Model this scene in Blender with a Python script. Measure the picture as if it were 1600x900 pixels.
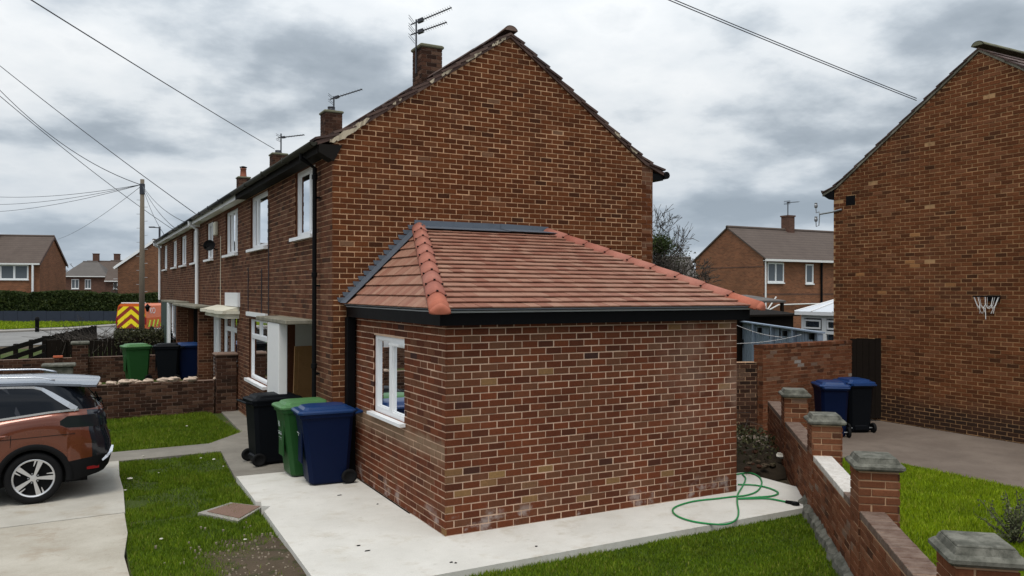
import bpy, math, random
import numpy as np
from mathutils import Vector, Matrix
random.seed(7); rng = np.random.default_rng(7)
for o in list(bpy.data.objects): bpy.data.objects.remove(o)
scene = bpy.context.scene
COL = scene.collection

# ------------------------------------------------------------------ camera
YAW, PITCH, ROLL, FPX = 0.4953, 0.00352, 0.00228, 1257.88
CAM = np.array([-3.746, -8.544, 2.839])
cf = np.array([math.sin(YAW)*math.cos(PITCH), math.cos(YAW)*math.cos(PITCH), math.sin(PITCH)])
cr0 = np.array([math.cos(YAW), -math.sin(YAW), 0.0]); cu0 = np.cross(cr0, cf)
cr = math.cos(ROLL)*cr0 + math.sin(ROLL)*cu0; cu = -math.sin(ROLL)*cr0 + math.cos(ROLL)*cu0
cd = bpy.data.cameras.new('camera'); cam = bpy.data.objects.new('camera', cd); COL.objects.link(cam)
cd.sensor_width = 36; cd.lens = 36*FPX/1600; cd.clip_start = 0.1; cd.clip_end = 3000
cam.matrix_world = Matrix(((cr[0], cu[0], -cf[0], CAM[0]), (cr[1], cu[1], -cf[1], CAM[1]), (cr[2], cu[2], -cf[2], CAM[2]), (0, 0, 0, 1)))
scene.camera = cam
def ray(x, y): return cf + cr*(x-800)/FPX + cu*(450-y)/FPX
def pix(x, y, D): return CAM + ray(x, y)*D            # D metres in front of the camera
def onX(x, y, X): d = ray(x, y); return CAM + d*(X-CAM[0])/d[0]
def onY(x, y, Y): d = ray(x, y); return CAM + d*(Y-CAM[1])/d[1]
def onZ(x, y, Z): d = ray(x, y); return CAM + d*(Z-CAM[2])/d[2]

# ------------------------------------------------------------------ node helpers
class NT:
    def __init__(s, tree): s.t = tree; s.n = tree.nodes; s.l = tree.links
    def new(s, typ, **kw):
        n = s.n.new(typ)
        for k, v in kw.items():
            if k in ('op',): n.operation = v
            else: setattr(n, k, v)
        return n
    def link(s, a, b): s.l.new(a, b)
    def put(s, sock, v):
        if hasattr(v, 'is_output'): s.l.new(v, sock)
        elif v is not None: sock.default_value = v
    def math(s, op, a, b=None, c=None, clamp=False):
        n = s.n.new('ShaderNodeMath'); n.operation = op; n.use_clamp = clamp
        s.put(n.inputs[0], a)
        if b is not None: s.put(n.inputs[1], b)
        if c is not None: s.put(n.inputs[2], c)
        return n.outputs[0]
    def mix(s, f, a, b, blend='MIX'):
        n = s.n.new('ShaderNodeMix'); n.data_type = 'RGBA'; n.blend_type = blend
        s.put(n.inputs[0], f)
        for i, v in ((6, a), (7, b)):
            if isinstance(v, (tuple, list)): v = (*v[:3], 1)
            s.put(n.inputs[i], v)
        return n.outputs[2]
    def noise(s, vec, scale, detail=3, rough=0.55, dist=0.0, w=None):
        n = s.n.new('ShaderNodeTexNoise'); s.put(n.inputs['Vector'], vec)
        n.inputs['Scale'].default_value = scale; n.inputs['Detail'].default_value = detail
        n.inputs['Roughness'].default_value = rough; n.inputs['Distortion'].default_value = dist
        return n.outputs['Fac']
    def ramp(s, f, stops, interp='LINEAR'):
        n = s.n.new('ShaderNodeValToRGB'); s.put(n.inputs[0], f); cr_ = n.color_ramp; cr_.interpolation = interp
        while len(cr_.elements) > 1: cr_.elements.remove(cr_.elements[-1])
        cr_.elements[0].position = stops[0][0]; c = stops[0][1]; cr_.elements[0].color = (*c, 1) if isinstance(c, tuple) else (c, c, c, 1)
        for p, c in stops[1:]:
            e = cr_.elements.new(p); e.color = (*c, 1) if isinstance(c, tuple) else (c, c, c, 1)
        return n.outputs[0]
    def smooth(s, v, a, b):
        n = s.n.new('ShaderNodeMapRange'); n.interpolation_type = 'SMOOTHSTEP'; s.put(n.inputs[0], v)
        n.inputs[1].default_value = a; n.inputs[2].default_value = b; n.inputs[3].default_value = 0; n.inputs[4].default_value = 1
        return n.outputs[0]
    def pos(s):
        if not hasattr(s, '_p'): s._p = s.n.new('ShaderNodeNewGeometry')
        return s._p.outputs['Position']
    def xyz(s, v):
        n = s.n.new('ShaderNodeSeparateXYZ'); s.put(n.inputs[0], v); return n.outputs
    def attr(s, name):
        n = s.n.new('ShaderNodeAttribute'); n.attribute_name = name; return n.outputs['Fac']
    def scalev(s, v, sx, sy, sz):
        n = s.n.new('ShaderNodeMapping'); s.put(n.inputs[0], v); n.inputs['Scale'].default_value = (sx, sy, sz); return n.outputs[0]

# ------------------------------------------------------------------ sky, sun, exposure
SUN_EL, SUN_AZ = math.radians(66), math.radians(215)      # azimuth clockwise from +Y
w = bpy.data.worlds.new('World'); scene.world = w; w.use_nodes = True
N = NT(w.node_tree); N.n.clear()
sky = N.new('ShaderNodeTexSky'); sky.sky_type = 'NISHITA'; sky.sun_disc = False
sky.sun_elevation = SUN_EL; sky.sun_rotation = SUN_AZ; sky.air_density = 1.0; sky.dust_density = 2.0
tc = N.new('ShaderNodeTexCoord'); dx, dy, dz = N.xyz(tc.outputs['Generated'])
zz = N.math('ADD', N.math('MAXIMUM', dz, 0.0), 0.24)
cb = N.new('ShaderNodeCombineXYZ'); N.put(cb.inputs[0], N.math('DIVIDE', dx, zz)); N.put(cb.inputs[1], N.math('DIVIDE', dy, zz)); cb.inputs[2].default_value = 3.7
cv = cb.outputs[0]
n1 = N.noise(cv, 1.75, 8, 0.47, 0.0); n2 = N.noise(cv, 5.0, 6, 0.6, 0.0)
cl = N.math('ADD', N.math('MULTIPLY', n1, 0.80), N.math('MULTIPLY', n2, 0.20))
base = N.ramp(cl, [(0.36, (0.30, 0.35, 0.40)), (0.44, (0.42, 0.475, 0.53)), (0.49, (0.60, 0.655, 0.705)), (0.54, (0.80, 0.84, 0.87)), (0.61, (0.90, 0.925, 0.94)), (0.70, (0.70, 0.745, 0.78))])
low = N.math('SUBTRACT', 1.0, N.smooth(dz, 0.0, 0.22))
base = N.mix(N.math('MULTIPLY', low, 0.55), base, (0.50, 0.60, 0.72))
zen = N.math('ADD', 0.86, N.math('MULTIPLY', N.smooth(dz, 0.0, 1.0), 0.85))
zc = N.new('ShaderNodeCombineXYZ')
for i in range(3): N.put(zc.inputs[i], zen)
base = N.mix(1.0, base, zc.outputs[0], 'MULTIPLY')
bg1 = N.new('ShaderNodeBackground'); N.link(sky.outputs[0], bg1.inputs[0]); bg1.inputs[1].default_value = 0.08
bg2 = N.new('ShaderNodeBackground'); N.link(base, bg2.inputs[0]); bg2.inputs[1].default_value = 1.0
ms = N.new('ShaderNodeMixShader'); ms.inputs[0].default_value = 0.92
N.link(bg1.outputs[0], ms.inputs[1]); N.link(bg2.outputs[0], ms.inputs[2])
out = N.new('ShaderNodeOutputWorld'); N.link(ms.outputs[0], out.inputs[0])
sl = bpy.data.lights.new('sun', 'SUN'); sl.energy = 1.5; sl.angle = math.radians(22); sl.color = (1.0, 0.94, 0.85)
so = bpy.data.objects.new('sun', sl); COL.objects.link(so)
sd = Vector((math.sin(SUN_AZ)*math.cos(SUN_EL), math.cos(SUN_AZ)*math.cos(SUN_EL), math.sin(SUN_EL)))
so.rotation_euler = sd.to_track_quat('Z', 'Y').to_euler(); so.location = (0, 0, 60)
vs = scene.view_settings; vs.view_transform = 'Standard'; vs.look = 'None'; vs.exposure = 0.10; vs.gamma = 1.0; vs.use_curve_mapping = False

# ------------------------------------------------------------------ mesh builder
def nrm(v): v = np.asarray(v, float); return v/np.linalg.norm(v)
class MB:
    def __init__(s): s.v = []; s.f = []; s.m = []; s.r = []; s.mi = 0; s.rv = 0.5
    def quad(s, *p):
        i = len(s.v); s.v += [tuple(map(float, q)) for q in p]; s.f.append(tuple(range(i, i+len(p)))); s.m.append(s.mi); s.r.append(s.rv); return s
    def add(s, vs_, fs):
        i = len(s.v); s.v += [tuple(map(float, q)) for q in vs_]
        for f in fs: s.f.append(tuple(i+k for k in f)); s.m.append(s.mi); s.r.append(s.rv)
        return s
    BF = [(0, 3, 2, 1), (4, 5, 6, 7), (0, 1, 5, 4), (1, 2, 6, 5), (2, 3, 7, 6), (3, 0, 4, 7)]
    def box(s, x0, x1, y0, y1, z0, z1):
        return s.add([(x0, y0, z0), (x1, y0, z0), (x1, y1, z0), (x0, y1, z0), (x0, y0, z1), (x1, y0, z1), (x1, y1, z1), (x0, y1, z1)], s.BF)
    def obox(s, O, U, V, W, u0, u1, v0, v1, w0, w1):
        O, U, V, W = map(np.asarray, (O, U, V, W)); P = lambda a, b, c: O+U*a+V*b+W*c
        return s.add([P(u0, v0, w0), P(u1, v0, w0), P(u1, v1, w0), P(u0, v1, w0), P(u0, v0, w1), P(u1, v0, w1), P(u1, v1, w1), P(u0, v1, w1)], s.BF)
    def bevbox(s, x0, x1, y0, y1, z0, z1, b):
        P = []
        for z, ins in ((z0, b), (z0+b, 0), (z1-b, 0), (z1, b)):
            a0, a1, c0, c1 = x0+ins, x1-ins, y0+ins, y1-ins
            P += [(a0+b, c0, z), (a1-b, c0, z), (a1, c0+b, z), (a1, c1-b, z), (a1-b, c1, z), (a0+b, c1, z), (a0, c1-b, z), (a0, c0+b, z)]
        F = [tuple(range(7, -1, -1)), tuple(range(24, 32))]
        for k in range(3):
            for j in range(8): F.append((k*8+j, k*8+(j+1) % 8, k*8+8+(j+1) % 8, k*8+8+j))
        return s.add(P, F)
    def prism(s, poly, z0, z1):
        n = len(poly); return s.add([(x, y, z0) for x, y in poly]+[(x, y, z1) for x, y in poly],
            [tuple(range(n-1, -1, -1)), tuple(range(n, 2*n))]+[(i, (i+1) % n, n+(i+1) % n, n+i) for i in range(n)])
    def slab(s, poly, off):                       # poly of 3D points extruded by vector off
        n = len(poly); P = [np.asarray(p, float) for p in poly]; off = np.asarray(off, float)
        return s.add(P+[p+off for p in P], [tuple(range(n-1, -1, -1)), tuple(range(n, 2*n))]+[(i, (i+1) % n, n+(i+1) % n, n+i) for i in range(n)])
    def tube(s, pts, r, n=8, cap=True):
        pts = [np.asarray(p, float) for p in pts]; rs = r if hasattr(r, '__len__') else [r]*len(pts)
        P = []; F = []; ref = None
        for i, p in enumerate(pts):
            t = nrm(pts[min(i+1, len(pts)-1)]-pts[max(i-1, 0)])
            if ref is None: ref = np.array([0, 0, 1.]) if abs(t[2]) < .9 else np.array([1., 0, 0])
            a = nrm(np.cross(t, ref)); b = np.cross(t, a); ref = np.cross(a, t)*1.0
            ref = -b if abs(np.dot(b, t)) < .5 else ref
            for k in range(n):
                an = 2*math.pi*k/n; P.append(p+rs[i]*(math.cos(an)*a+math.sin(an)*b))
        for i in range(len(pts)-1):
            for k in range(n): F.append((i*n+k, i*n+(k+1) % n, (i+1)*n+(k+1) % n, (i+1)*n+k))
        if cap: F += [tuple(range(n-1, -1, -1)), tuple(range((len(pts)-1)*n, len(pts)*n))]
        return s.add(P, F)
    def lathe(s, O, A, prof, n=24):               # prof: (radius, height along A)
        O = np.asarray(O, float); A = nrm(A); ref = np.array([0, 0, 1.]) if abs(A[2]) < .9 else np.array([1., 0, 0])
        a = nrm(np.cross(A, ref)); b = np.cross(A, a); P = []; F = []
        for r_, h in prof:
            for k in range(n): an = 2*math.pi*k/n; P.append(O+A*h+r_*(math.cos(an)*a+math.sin(an)*b))
        for i in range(len(prof)-1):
            for k in range(n): F.append((i*n+k, i*n+(k+1) % n, (i+1)*n+(k+1) % n, (i+1)*n+k))
        return s.add(P, F)
    def xf(s, M):
        M = np.array(M); V = np.array(s.v); s.v = [tuple(q) for q in (V@M[:3, :3].T+M[:3, 3])]; return s
    def mesh(s, name, mats, smooth=False):
        return mkmesh(name, np.array(s.v), s.f, mats, s.m, s.r, smooth)
    def build(s, name, mats, parent=None, smooth=False, world=True, kind=None):
        V = np.array(s.v); c = (V.min(0)+V.max(0))/2
        if parent is None: c[2] = V[:, 2].min()
        me = mkmesh(name, V-c, s.f, mats, s.m, s.r, smooth)
        return link(name, me, parent, c, world, kind)
def mkmesh(name, V, F, mats, mi=None, r=None, smooth=False):
    me = bpy.data.meshes.new(name); me.from_pydata(V.tolist() if hasattr(V, 'tolist') else V, [], F)
    for m in (mats if isinstance(mats, (list, tuple)) else [mats]): me.materials.append(m)
    n = len(me.polygons)
    if mi is not None and max(mi) > 0: me.polygons.foreach_set('material_index', mi)
    if r is not None:
        a = me.attributes.new('rnd', 'FLOAT', 'FACE'); a.data.foreach_set('value', np.asarray(r, np.float32))
    if smooth: me.polygons.foreach_set('use_smooth', [True]*n)
    return me
def link(name, me, parent=None, loc=(0, 0, 0), world=True, kind=None):
    o = bpy.data.objects.new(name, me); COL.objects.link(o); o.location = tuple(map(float, loc))
    if parent is not None:
        o.parent = parent
        if world: o.matrix_parent_inverse = Matrix.Translation(-WLOC[parent.name])
    WLOC[o.name] = Vector(o.location)
    if kind: o['kind'] = kind
    return o
WLOC = {}
def wpart(o, parent):      # sub-part helper: world location of a part that itself sits in a world-placed parent
    return o
def thing(name, label, cat, loc, group=None, rz=0):
    o = bpy.data.objects.new(name, None); COL.objects.link(o); o.location = tuple(map(float, loc)); o.rotation_euler = (0, 0, rz)
    o.empty_display_size = .2; WLOC[o.name] = Vector(o.location); return tag(o, label, cat, group)
def tag(o, label, cat, group=None):
    o['label'] = label; o['category'] = cat
    if group: o['group'] = group
    return o
def struct(o): o['kind'] = 'structure'; return o
def copy_tree(o, parent=None):
    c = o.copy(); COL.objects.link(c); c.parent = parent
    if parent is not None: c.matrix_parent_inverse = o.matrix_parent_inverse.copy()
    for ch in [x for x in ALLCH.get(o.name, [])]: copy_tree(ch, c)
    return c
ALLCH = {}
def index_children():
    ALLCH.clear()
    for o in bpy.data.objects:
        if o.parent: ALLCH.setdefault(o.parent.name, []).append(o)

# ------------------------------------------------------------------ materials
def mat(name, f):
    m = bpy.data.materials.new(name); m.use_nodes = True; t = NT(m.node_tree); t.n.clear()
    o = t.new('ShaderNodeOutputMaterial'); b = t.new('ShaderNodeBsdfPrincipled'); t.link(b.outputs[0], o.inputs[0]); t.b = b; t.o = o
    f(t, b); return m
def setb(t, b, col=None, rough=None, metal=None, spec=None, bump=None, bstr=0.3, bdist=0.01, coat=None):
    if col is not None: t.put(b.inputs['Base Color'], (*col, 1) if isinstance(col, tuple) else col)
    if rough is not None: t.put(b.inputs['Roughness'], rough)
    if metal is not None: t.put(b.inputs['Metallic'], metal)
    if spec is not None: t.put(b.inputs['Specular IOR Level'], spec)
    if coat is not None: b.inputs['Coat Weight'].default_value = coat
    if bump is not None:
        n = t.new('ShaderNodeBump'); t.put(n.inputs['Height'], bump); n.inputs['Strength'].default_value = bstr; n.inputs['Distance'].default_value = bdist
        t.link(n.outputs[0], b.inputs['Normal'])
def plain(name, col, rough=.5, metal=0, var=.12, sc=9, coat=None, spec=.3, bstr=.12):
    def f(t, b):
        n = t.noise(t.pos(), sc, 4); n3 = t.noise(t.pos(), sc*9, 3)
        k = t.math('ADD', t.math('MULTIPLY', n, 1.3), t.math('MULTIPLY', n3, .7))
        c = t.mix(k, tuple(x*(1-var) for x in col), tuple(min(1, x*(1+var)) for x in col))
        setb(t, b, c, t.math('ADD', rough-.06, t.math('MULTIPLY', n, .12)), metal, spec, n3, bstr, .004, coat)
    return mat(name, f)
def vmul(t, col, v): # colour * scalar
    cbn = t.new('ShaderNodeCombineXYZ')
    for i in range(3): t.put(cbn.inputs[i], v)
    return t.mix(1.0, col, cbn.outputs[0], 'MULTIPLY')
def brickmat(name, stops, kind=''):
    def f(t, b):
        p = t.pos(); r = t.attr('rnd')
        c = t.ramp(r, stops)
        n1 = t.noise(p, 38, 4, .65); n2 = t.noise(p, 170, 2, .6); big = t.noise(p, .9, 4, .6)
        v = t.math('ADD', t.math('ADD', t.math('MULTIPLY', n1, .75), t.math('MULTIPLY', n2, .45)), .30)
        c = vmul(t, c, v)
        mid = t.noise(t.scalev(p, 1, 1, 1.6), 2.6, 4, .6)
        c = t.mix(t.math('MULTIPLY', t.smooth(mid, .54, .74), .14), c, (.18, .105, .062))
        c = t.mix(t.math('MULTIPLY', t.smooth(big, .5, .7), .35), c, t.mix(.55, c, (.06, .04, .03)))
        c = streak(t, p, c, .42)
        sm = t.noise(p, 11, 5, .7); c = t.mix(t.math('MULTIPLY', t.smooth(sm, .60, .76), .20), c, (.24, .15, .09))
        x, y, z = t.xyz(p)
        if kind == 'ext':
            sn = t.noise(p, 4.5, 4, .6); zz_ = t.math('ADD', z, t.math('MULTIPLY', t.math('SUBTRACT', sn, .5), .22))
            # dusty sand band under the side window
            bnd = t.math('MULTIPLY', t.smooth(zz_, .74, .93), t.math('SUBTRACT', 1., t.smooth(zz_, 1.0, 1.12)))
            side = t.math('MULTIPLY', t.smooth(y, .004, .03), 1.0)
            c = t.mix(t.math('MULTIPLY', t.math('MULTIPLY', bnd, side), .62), c, (.26, .19, .125))
            bot = t.math('MULTIPLY', t.math('SUBTRACT', 1., t.smooth(zz_, .12, .34)), t.smooth(t.noise(p, 3.1, 5, .65), .53, .66))
            c = t.mix(t.math('MULTIPLY', bot, .6), c, (.42, .36, .33))
            m2 = t.math('MULTIPLY', t.smooth(x, 2.6, 4.4), t.math('MULTIPLY', t.smooth(z, .7, 1.3), t.smooth(t.noise(p, 1.3, 4, .6), .42, .6)))
            c = t.mix(t.math('MULTIPLY', m2, .42), c, (.30, .20, .145))
        if kind == 'base':
            bot = t.math('SUBTRACT', 1., t.smooth(t.math('ADD', z, t.math('MULTIPLY', t.noise(p, 2.2, 4, .6), -.5)), .0, .55))
            c = t.mix(t.math('MULTIPLY', bot, .8), c, (.022, .017, .014))
        setb(t, b, c, .9, 0, .12, t.math('ADD', n1, n2), .35, .006)
    return mat(name, f)
def streak(t, p, c, k):
    s1 = t.noise(t.scalev(p, 3.2, 3.2, .35), 1.0, 4, .6); s2 = t.noise(p, .55, 5, .65)
    c = vmul(t, c, t.math('ADD', 1-.5*k, t.math('MULTIPLY', s1, k)))
    return vmul(t, c, t.math('ADD', 1-.55*k, t.math('MULTIPLY', s2, 1.1*k)))
def mortarmat(name, col, k):
    def f(t, b):
        p = t.pos(); n = t.noise(p, 5, 5, .7); n3 = t.noise(p, 90, 3)
        c = t.mix(n, tuple(x*(1-.45*k-.12) for x in col), tuple(min(1, x*1.18) for x in col)); c = t.mix(t.math('MULTIPLY', t.smooth(t.noise(p, 2.1, 4, .7), .52, .68), k), c, tuple(x*.42 for x in col))
        setb(t, b, streak(t, p, c, .35), .95, 0, .1, n3, .4, .004)
    return mat(name, f)
BR_EXT = [(0, (.050, .026, .022)), (.06, (.080, .027, .015)), (.30, (.130, .038, .018)), (.55, (.165, .048, .021)), (.74, (.136, .052, .027)), (.88, (.155, .068, .037)), (.94, (.17, .085, .049)), (.96, (.22, .118, .053)), (1, (.29, .17, .070))]
BR_OLD = [(0, (.058, .021, .010)), (.04, (.086, .028, .011)), (.4, (.116, .036, .013)), (.7, (.138, .043, .015)), (.94, (.154, .053, .020)), (.99, (.17, .070, .034)), (1, (.18, .098, .056))]
BR_RH = [(0, (.066, .026, .012)), (.06, (.105, .037, .0155)), (.45, (.148, .051, .020)), (.75, (.175, .062, .025)), (.94, (.192, .077, .036)), (.985, (.205, .094, .050)), (1, (.35, .165, .066))]
BR_FAC = [(0, (.050, .024, .015)), (.1, (.080, .032, .018)), (.5, (.120, .046, .024)), (.85, (.145, .060, .033)), (1, (.17, .085, .052))]
BR_WALL = [(0, (.080, .034, .020)), (.15, (.15, .054, .026)), (.6, (.205, .074, .035)), (.9, (.225, .098, .052)), (.985, (.22, .14, .10)), (1, (.34, .30, .27))]
BR_DARK = [(0, (.025, .014, .010)), (.4, (.060, .027, .017)), (.75, (.085, .040, .025)), (1, (.13, .075, .05))]
M = {}
M['b_ext'] = brickmat('new_red_brick', BR_EXT, 'ext'); M['b_old'] = brickmat('old_brown_brick', BR_OLD)
M['b_rh'] = brickmat('neighbour_brick', BR_RH, 'base'); M['b_fac'] = brickmat('facade_brick', BR_FAC)
M['b_wall'] = brickmat('garden_wall_brick', BR_WALL); M['b_dark'] = brickmat('weathered_brick', BR_DARK)
M['m_ext'] = mortarmat('fresh_mortar', (.62, .43, .31), .22)
M['m_old'] = mortarmat('tan_mortar', (.60, .375, .22), .38)
M['m_rh'] = mortarmat('neighbour_mortar', (.44, .26, .13), .6)
M['m_fac'] = mortarmat('facade_mortar', (.40, .255, .155), .42)
M['m_wall'] = plain('garden_wall_mortar', (.38, .235, .14), .92, var=.25, sc=6, bstr=.4)
M['m_dark'] = plain('weathered_mortar', (.15, .10, .075), .92, var=.3, sc=6, bstr=.4)
def farbrick(t, b, c1, c2, cm):
    g = t.new('ShaderNodeNewGeometry'); x, y, z = t.xyz(g.outputs['Position']); nx, ny, nz = t.xyz(g.outputs['Normal'])
    u = t.math('SUBTRACT', t.math('MULTIPLY', x, ny), t.math('MULTIPLY', y, nx))
    cbn = t.new('ShaderNodeCombineXYZ'); t.put(cbn.inputs[0], u); t.put(cbn.inputs[1], z)
    k = t.new('ShaderNodeTexBrick'); t.put(k.inputs['Vector'], cbn.outputs[0]); k.inputs['Scale'].default_value = 1
    k.inputs['Brick Width'].default_value = .228; k.inputs['Row Height'].default_value = .083; k.inputs['Mortar Size'].default_value = .006
    k.inputs['Color1'].default_value = (*c1, 1); k.inputs['Color2'].default_value = (*c2, 1); k.inputs['Mortar'].default_value = (*cm, 1)
    c = vmul(t, k.outputs[0], t.math('ADD', .6, t.math('MULTIPLY', t.noise(g.outputs['Position'], .7, 4), .8)))
    setb(t, b, c, .88, 0, .25, k.outputs['Fac'], -.3, .01)
M['farbrick'] = mat('far_brick', lambda t, b: farbrick(t, b, (.165, .072, .036), (.095, .040, .022), (.21, .135, .085)))
M['farbrick2'] = mat('far_brick_orange', lambda t, b: farbrick(t, b, (.25, .10, .05), (.15, .062, .033), (.24, .15, .09)))
M['farbrick3'] = mat('far_brick_dark', lambda t, b: farbrick(t, b, (.13, .062, .042), (.08, .040, .028), (.16, .11, .085)))
def tilemat(name, stops):
    def f(t, b):
        p = t.pos(); c = t.ramp(t.attr('rnd'), stops); n = t.noise(p, 22, 4, .6); n2 = t.noise(p, 120, 2)
        c = vmul(t, c, t.math('ADD', .66, t.math('ADD', t.math('MULTIPLY', n, .45), t.math('MULTIPLY', n2, .25))))
        big = t.noise(p, 1.7, 4, .6)
        c = t.mix(t.math('MULTIPLY', t.smooth(big, .5, .75), .25), c, (.30, .20, .15))
        setb(t, b, c, .72, 0, .35, t.math('ADD', n, n2), .2, .004)
    return mat(name, f)
M['tile'] = tilemat('terracotta_tile', [(0, (.225, .090, .058)), (.35, (.275, .130, .086)), (.7, (.32, .172, .118)), (1, (.25, .104, .067))])
M['hip'] = tilemat('hip_tile', [(0, (.32, .105, .072)), (.5, (.38, .15, .11)), (.9, (.36, .13, .088)), (1, (.40, .12, .07))])
M['oldtile'] = tilemat('brown_concrete_tile', [(0, (.050, .030, .026)), (.5, (.085, .050, .040)), (1, (.115, .075, .06))])
def roofmat(name, c1, c2):
    def f(t, b):
        p = t.pos(); x, y, z = t.xyz(p); n = t.noise(p, 1.2, 5, .65); n2 = t.noise(p, 9, 3)
        c = t.mix(t.math('ADD', t.math('MULTIPLY', n, .7), t.math('MULTIPLY', n2, .35)), c1, c2)
        wv = t.math('FRACT', t.math('MULTIPLY', z, 5.4)); c = vmul(t, c, t.math('ADD', .72, t.math('MULTIPLY', t.smooth(wv, .0, .3), .34)))
        setb(t, b, c, .85, 0, .25, wv, .4, .02)
    return mat(name, f)
M['farroof'] = roofmat('far_roof_tiles', (.055, .040, .034), (.135, .105, .088))
M['farroof2'] = roofmat('far_roof_tiles_grey', (.075, .068, .064), (.15, .135, .125))
def concrete(name, ca, cb_, stain, sc=1.0, crack=0.0):
    def f(t, b):
        p = t.pos(); n = t.noise(p, 1.1*sc, 5, .65); n2 = t.noise(p, 7*sc, 5, .65); n3 = t.noise(p, 70, 3, .7); n4 = t.noise(t.scalev(p, 1, 1.25, 1), 1.9*sc, 6, .72, .15)
        c = t.mix(t.smooth(n, .3, .72), ca, cb_)
        c = t.mix(t.math('MULTIPLY', t.smooth(n4, .50, .70), .60), c, stain)
        c = t.mix(t.math('MULTIPLY', t.smooth(n2, .60, .78), .45), c, tuple(x*.62 for x in stain))
        c = vmul(t, c, t.math('ADD', .82, t.math('MULTIPLY', n3, .36)))
        sp = t.noise(p, 34, 3, .8); c = t.mix(t.math('MULTIPLY', t.smooth(sp, .69, .74), .55), c, tuple(x*.35 for x in stain))
        br = t.noise(t.scalev(p, 2, 60, 1), 1.6, 3, .6); c = vmul(t, c, t.math('ADD', .92, t.math('MULTIPLY', br, .16)))
        setb(t, b, c, .9, 0, .25, t.math('ADD', n2, n3), .25, .006)
    return mat(name, f)
M['slab'] = concrete('new_concrete', (.55, .53, .485), (.64, .62, .575), (.46, .415, .34))
M['drive'] = concrete('drive_concrete', (.40, .375, .325), (.52, .495, .44), (.34, .285, .215), .8)
M['drive2'] = concrete('drive_concrete_worn', (.37, .335, .275), (.47, .435, .37), (.31, .25, .185), 1.1)
M['path'] = concrete('old_path_concrete', (.19, .175, .15), (.26, .24, .205), (.16, .14, .115))
M['rdrive'] = concrete('brown_drive_concrete', (.135, .105, .085), (.185, .148, .12), (.12, .095, .078))
M['tarmac'] = concrete('road_asphalt', (.19, .185, .18), (.25, .245, .235), (.17, .165, .16), .4)
M['pave'] = concrete('pavement_concrete', (.27, .25, .225), (.34, .32, .285), (.25, .23, .2), .4)
M['capstone'] = concrete('lichen_capstone', (.070, .070, .056), (.19, .185, .155), (.040, .040, .032), 7)
M['oldcoping'] = concrete('weathered_coping', (.115, .070, .052), (.20, .145, .115), (.07, .045, .035), 6)
M['whitecop'] = concrete('whitewashed_coping', (.50, .47, .43), (.62, .59, .55), (.30, .24, .2), 9)
M['canopy'] = concrete('mossy_canopy', (.15, .14, .105), (.27, .25, .2), (.10, .10, .07), 4)
def soil(t, b):
    p = t.pos(); n = t.noise(p, 2.2, 6, .7); n2 = t.noise(p, 24, 4, .7)
    c = t.mix(n, (.038, .026, .016), (.13, .098, .066)); c = t.mix(t.smooth(n2, .6, .75), c, (.20, .165, .12)); c = t.mix(t.math('MULTIPLY', t.smooth(t.noise(p, 5.5, 4, .6), .52, .66), .7), c, (.030, .040, .010))
    setb(t, b, c, .95, 0, .2, t.math('ADD', n2, n), .8, .03)
M['soil'] = mat('bare_soil', soil)
def lawnbase(t, b):
    p = t.pos(); n = t.noise(p, 3, 5, .65); n2 = t.noise(p, 40, 3)
    c = t.mix(n, (.028, .045, .008), (.075, .105, .020)); c = t.mix(t.smooth(t.noise(p, 1.3, 5, .6), .56, .7), c, (.085, .075, .035))
    setb(t, b, c, .95, 0, .2, n2, .8, .03)
M['lawn'] = mat('lawn_turf', lawnbase)
def blade(name, stops):
    def f(t, b):
        p = t.pos(); c = t.ramp(t.attr('rnd'), stops); n = t.noise(p, 1.6, 5, .62); n2 = t.noise(p, 7, 3, .6)
        c = vmul(t, c, t.math('ADD', .38, t.math('ADD', t.math('MULTIPLY', n, .75), t.math('MULTIPLY', n2, .5))))
        c = t.mix(t.math('MULTIPLY', t.smooth(t.noise(p, 2.3, 4), .55, .72), .5), c, t.mix(.5, c, (.15, .17, .02)))
        setb(t, b, c, .6, 0, .25)
        b.inputs['Subsurface Weight'].default_value = 0
        tr = t.new('ShaderNodeBsdfTranslucent'); t.put(tr.inputs[0], c); mx = t.new('ShaderNodeMixShader'); mx.inputs[0].default_value = .3
        t.link(b.outputs[0], mx.inputs[1]); t.link(tr.outputs[0], mx.inputs[2]); t.link(mx.outputs[0], t.o.inputs[0])
    return mat(name, f)
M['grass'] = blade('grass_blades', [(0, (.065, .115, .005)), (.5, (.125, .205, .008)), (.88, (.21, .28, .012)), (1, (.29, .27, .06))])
M['grassb'] = blade('yellow_green_grass_blades', [(0, (.13, .20, .004)), (.5, (.22, .315, .006)), (.9, (.31, .39, .010)), (1, (.36, .36, .05))])  # yellower green than the other grass
M['leaf'] = blade('hedge_leaves', [(0, (.020, .034, .010)), (.5, (.040, .062, .016)), (1, (.075, .095, .026))])
M['leaf2'] = blade('bush_leaves', [(0, (.020, .022, .010)), (.5, (.055, .058, .025)), (1, (.105, .10, .045))])
M['shrub'] = blade('grey_shrub_leaves', [(0, (.05, .065, .03)), (.5, (.10, .115, .05)), (1, (.20, .20, .12))])
M['bark'] = plain('bare_bark', (.040, .034, .028), .9, var=.35, sc=12, bstr=.5)
M['twig'] = plain('bare_twig', (.050, .042, .035), .9, var=.3, sc=12)
M['pole'] = plain('weathered_timber_pole', (.115, .095, .072), .9, var=.3, sc=8, bstr=.5)
M['white'] = plain('white_upvc', (.78, .79, .80), .32, var=.04)
M['whitep'] = plain('white_paint', (.70, .70, .69), .55, var=.07)
M['cream'] = plain('cream_paint', (.55, .52, .42), .6, var=.15)
M['black'] = plain('black_plastic', (.0055, .0055, .006), .5, var=.2, spec=.06)
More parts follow.
